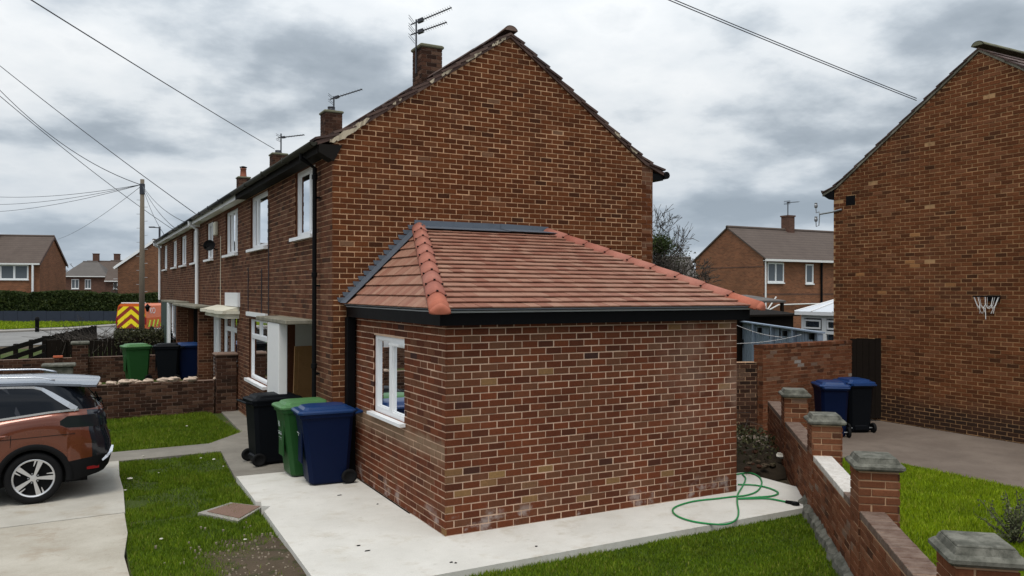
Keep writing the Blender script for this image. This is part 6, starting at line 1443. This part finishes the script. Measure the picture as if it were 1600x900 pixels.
for k in range(46):
    d = nrm(np.array([r.normal(0, .55), r.normal(0, .55), 1])); L_ = r.uniform(.25, .62); p0 = np.array([c[0], c[1], -.05]); p1 = p0+d*L_*.5; p2 = p0+d*L_+np.array([r.normal(0, .05), r.normal(0, .05), 0]); q.tube([p0, p1, p2], [.007, .005, .003], 4, False); tips += [p1+(p2-p1)*x+r.normal(0, .02, 3) for x in r.uniform(0, 1, 20)]
q.build('stems', M['twig'], t); leaves('foliage', np.array(tips), .026, M['shrub'], t, seed=10)
r = np.random.default_rng(23); t = thing('weed_patch', 'dark weeds and twigs sprouting from the soil heap', 'weeds', (6.0, 1.9, .2)); n = 1500; a = r.uniform(0, 6.28, n); d = np.sqrt(r.uniform(0, 1, n)); pts = np.stack([6.0+1.0*d*np.cos(a), 1.9+1.0*d*np.sin(a), .10+.36*np.sqrt(np.clip(1-d*d, 0, 1))+r.normal(0, .06, n)], 1); pts = pts[((pts-BW0)@bn_) < -.05]
leaves('foliage', pts, .045, M['leaf2'], t, seed=24); q = MB()
for k in range(26): p0 = pts[r.integers(len(pts))]; q.tube([p0-np.array([0, 0, .05]), p0+r.normal(0, .12, 3)+np.array([0, 0, .03]), p0+r.normal(0, .22, 3)+np.array([0, 0, .06])], [.008, .006, .003], 4, False)
q.build('twigs', M['twig'], t)
# ------------------------------------------------------------------ street furniture
pp = pix(221.5, 500, 48); zt_ = 9.44; t = thing('telegraph_pole', 'tall weathered timber telegraph pole beside the van', 'pole', (pp[0], pp[1], -.12))
MB().tube([(pp[0], pp[1], -.12), (pp[0], pp[1], 4), (pp[0], pp[1], zt_)], [.17, .15, .115], 14).build('shaft', M['pole'], t, True)
q = MB(); q.lathe((pp[0], pp[1], zt_-.9), (0, 0, 1), [(.13, 0), (.15, .02), (.15, .62), (.13, .64)], 14); q.build('junction_box', M['alu'], t)
q = MB()
for k in range(14): s_ = 1 if k % 2 else -1; z = 8.2-.42*k; q.tube([(pp[0], pp[1], z), (pp[0]+s_*.33*cr[0], pp[1]+s_*.33*cr[1], z+.01)], .014, 5)
q.build('climbing_step', M['metal'], t)
c = onZ(58, 517.5, 0); t = thing('bollard', 'short black bollard with pale band on the far grass verge', 'bollard', (c[0], c[1], -.05)); MB().lathe((c[0], c[1], -.05), (0, 0, 1), [(.13, 0), (.13, .78), (.15, .80), (.15, .86), (.12, .98), (.06, 1.04), (0, 1.05)], 16).build('post', M['black'], t, True)
MB().lathe((c[0], c[1], .74), (0, 0, 1), [(.132, 0), (.135, .01), (.135, .06), (.132, .07)], 16).build('band', M['cream'], t)
c = pix(249, 455, 66); t = thing('street_lamp', 'grey street lamp with one short arm behind the row end', 'lamp', (c[0], c[1], -.1)); zt_l = pix(249, 354, 66)[2]
MB().tube([(c[0], c[1], -.1), (c[0], c[1], zt_l)], .08, 10).build('column', M['alu'], t); e_ = np.array([c[0], c[1], zt_l])-cr*.75
q = MB(); q.tube([(c[0], c[1], zt_l-.1), e_+np.array([0, 0, -.05])], .045, 6); q.build('arm', M['alu'], t); q = MB(); q.obox(e_, cr, cf, (0, 0, 1), -.1, .35, -.1, .1, -.1, .0); q.build('lamp_head', M['alu'], t)
c = onX(246.5, 484, -.80); t = thing('porch_lantern', 'black carriage lantern on the far end porch', 'lantern', (-.95, c[1], c[2]-.2)); L0 = np.array([-.95, 31.2, c[2]])
MB().lathe(L0+np.array([0, 0, -.16]), (0, 0, 1), [(.05, 0), (.09, .12), (.13, .22), (.06, .30), (.015, .36)], 6).build('lantern_body', M['black'], t); MB().tube([L0+np.array([.15, 0, .05]), L0+np.array([.03, 0, .14])], .012, 5).build('bracket', M['black'], t)
# ------------------------------------------------------------------ overhead cables
def cable(A, B, sag, r_, label, group, m='cable'):
    A, B = np.asarray(A, float), np.asarray(B, float); q = MB(); q.tube([A+(B-A)*k/24-np.array([0, 0, sag*4*(k/24)*(1-k/24)]) for k in range(25)], r_, 5); tag(q.build('overhead_cable', M[m], None, True), label, 'cable', group)
top = np.array([pp[0], pp[1], zt_-.35])
cable(pix(-40, -56, 12), pix(429, 233, 29.5), .04, .012, 'black overhead cable running down to the third terrace chimney', 'service cables')
cable(pix(-70, 46, 26), (-.62, 17.3, 5.14), .10, .012, 'black overhead cable running down to the third terrace house', 'service cables')
cable(pix(-70, 62, 50), top, 1.3, .022, 'overhead cable reaching the pole top from above the street', 'pole cables')
cable(pix(-70, 90, 42), pix(283, 367, 66), .4, .020, 'overhead cable passing behind the pole shaft', 'service cables')
for a, b in (((-60, 303), 70), ((-60, 318), 72), ((-60, 332), 74)): cable(pix(*a, b), top+np.array([0, 0, .05]), .5, .016, 'thin phone wire from the pole to houses across the street', 'phone wires')
for yy in (20.5, 23.5, 27.5): cable(top, (-.6, yy, 5.14), .25, .012, 'thin phone wire from the pole down to the terrace gutter', 'phone wires')
cable(top, pix(90, 374, 100), .4, .014, 'thin phone wire from the pole towards the distant roofs', 'phone wires')
for dz in (0, .045): cable(pix(870, -74, 13)+np.array([0, 0, dz]), onX(1432, 157, RX-.06)+np.array([0, 0, dz]), .03, .009, 'twin blue black cable running to the neighbour gable verge', 'twin cable')
# ------------------------------------------------------------------ things on the slab and grass
q = MB(); ctl = [onZ(*a, .014) for a in [(1150, 741), (1172, 739), (1187, 746), (1190, 757), (1182, 768), (1165, 774), (1145, 776), (1120, 779), (1085, 783), (1060, 790), (1051, 797), (1058, 806), (1080, 814), (1110, 818.5), (1135, 819), (1150, 812), (1154, 800), (1152, 785), (1153, 772), (1160, 760), (1165, 748), (1160, 741)]]
def spline(P, n=8):
    out_ = []; P = [np.array(p) for p in P]
    for i in range(len(P)-1):
        p0, p1, p2, p3 = P[max(0, i-1)], P[i], P[i+1], P[min(len(P)-1, i+2)]
        for k in range(n): t_ = k/n; out_.append(.5*((2*p1)+(-p0+p2)*t_+(2*p0-5*p1+4*p2-p3)*t_**2+(-p0+3*p1-3*p2+p3)*t_**3))
    return out_+[P[-1]]
q.tube(spline(ctl), .0115, 8); c2 = [onZ(*a, .016) for a in [(1153, 757), (1180, 758), (1203, 763), (1216, 770), (1205, 775), (1180, 777), (1153, 779), (1170, 779), (1200, 779), (1228, 784)]]; q.tube(spline(c2), .0115, 8)
t = thing('garden_hose', 'green garden hose looped on the new concrete slab', 'hose', (*onZ(1150, 780, 0)[:2], 0)); q.build('hose', M['hose'], t, True)
q = MB(); e_ = onZ(1228, 784, .02); f_ = onZ(1243, 787, .02); q.tube([e_, f_], [.022, .030], 10); g2 = nrm(f_-e_); q.lathe(f_+np.array([0, 0, -.02]), (0, 0, 1), [(.045, 0), (.055, .012), (.045, .04), (.02, .045)], 14); q.build('connector', M['black'], t)
mh = [onZ(*a, -.02)[:2] for a in [(309, 798), (360, 782), (412, 788), (372, 811)]]; t = thing('manhole_cover', 'rusty square manhole cover in a concrete collar beside the slab', 'manhole', (*np.mean(mh, 0), -.05))
mc = np.mean(mh, 0); q = MB(); q.prism([tuple(mc+(p-mc)*1.0) for p in map(np.array, mh)][::-1], -.12, -.045); q.build('collar', M['pave'], t); q = MB(); q.prism([tuple(mc+(p-mc)*.80+np.array([.03, .0])) for p in map(np.array, mh)][::-1], -.05, -.036); q.build('cover', M['rust'], t)
r = np.random.default_rng(33); lit = [(224, 712), (248, 738), (203, 747), (203, 735), (196, 765), (314, 715), (334, 717), (322, 735), (349, 728), (221, 795), (252, 841), (397, 863), (383, 842), (317, 650), (292, 665), (372, 633), (294, 638), (220, 778)]
for k, (px, py) in enumerate(lit[::2]+lit[1:8:4]):
    c = onZ(px, py, -.03); s_ = r.uniform(.012, .028) if k != 1 else .04; mb = MB(); lump(mb, (c[0], c[1], -.035), (s_, s_*.8, s_*.35), 500+k); tag(mb.build('litter_scrap', M['litter']), 'pale scrap of litter lying in the rough front grass', 'litter', 'litter scraps on the grass')
for k, (px, py) in enumerate([(705, 879), (712, 880), (838, 854), (560, 853), (590, 788), (574, 861), (531, 774)]):
    c = onZ(px, py, 0); mb = MB(); lump(mb, (c[0], c[1], .004), (r.uniform(.015, .04), .012, .006), 600+k); tag(mb.build('mortar_crumb', M['black']), 'small dark crumb of debris on the new slab', 'debris', 'debris crumbs on the slab')
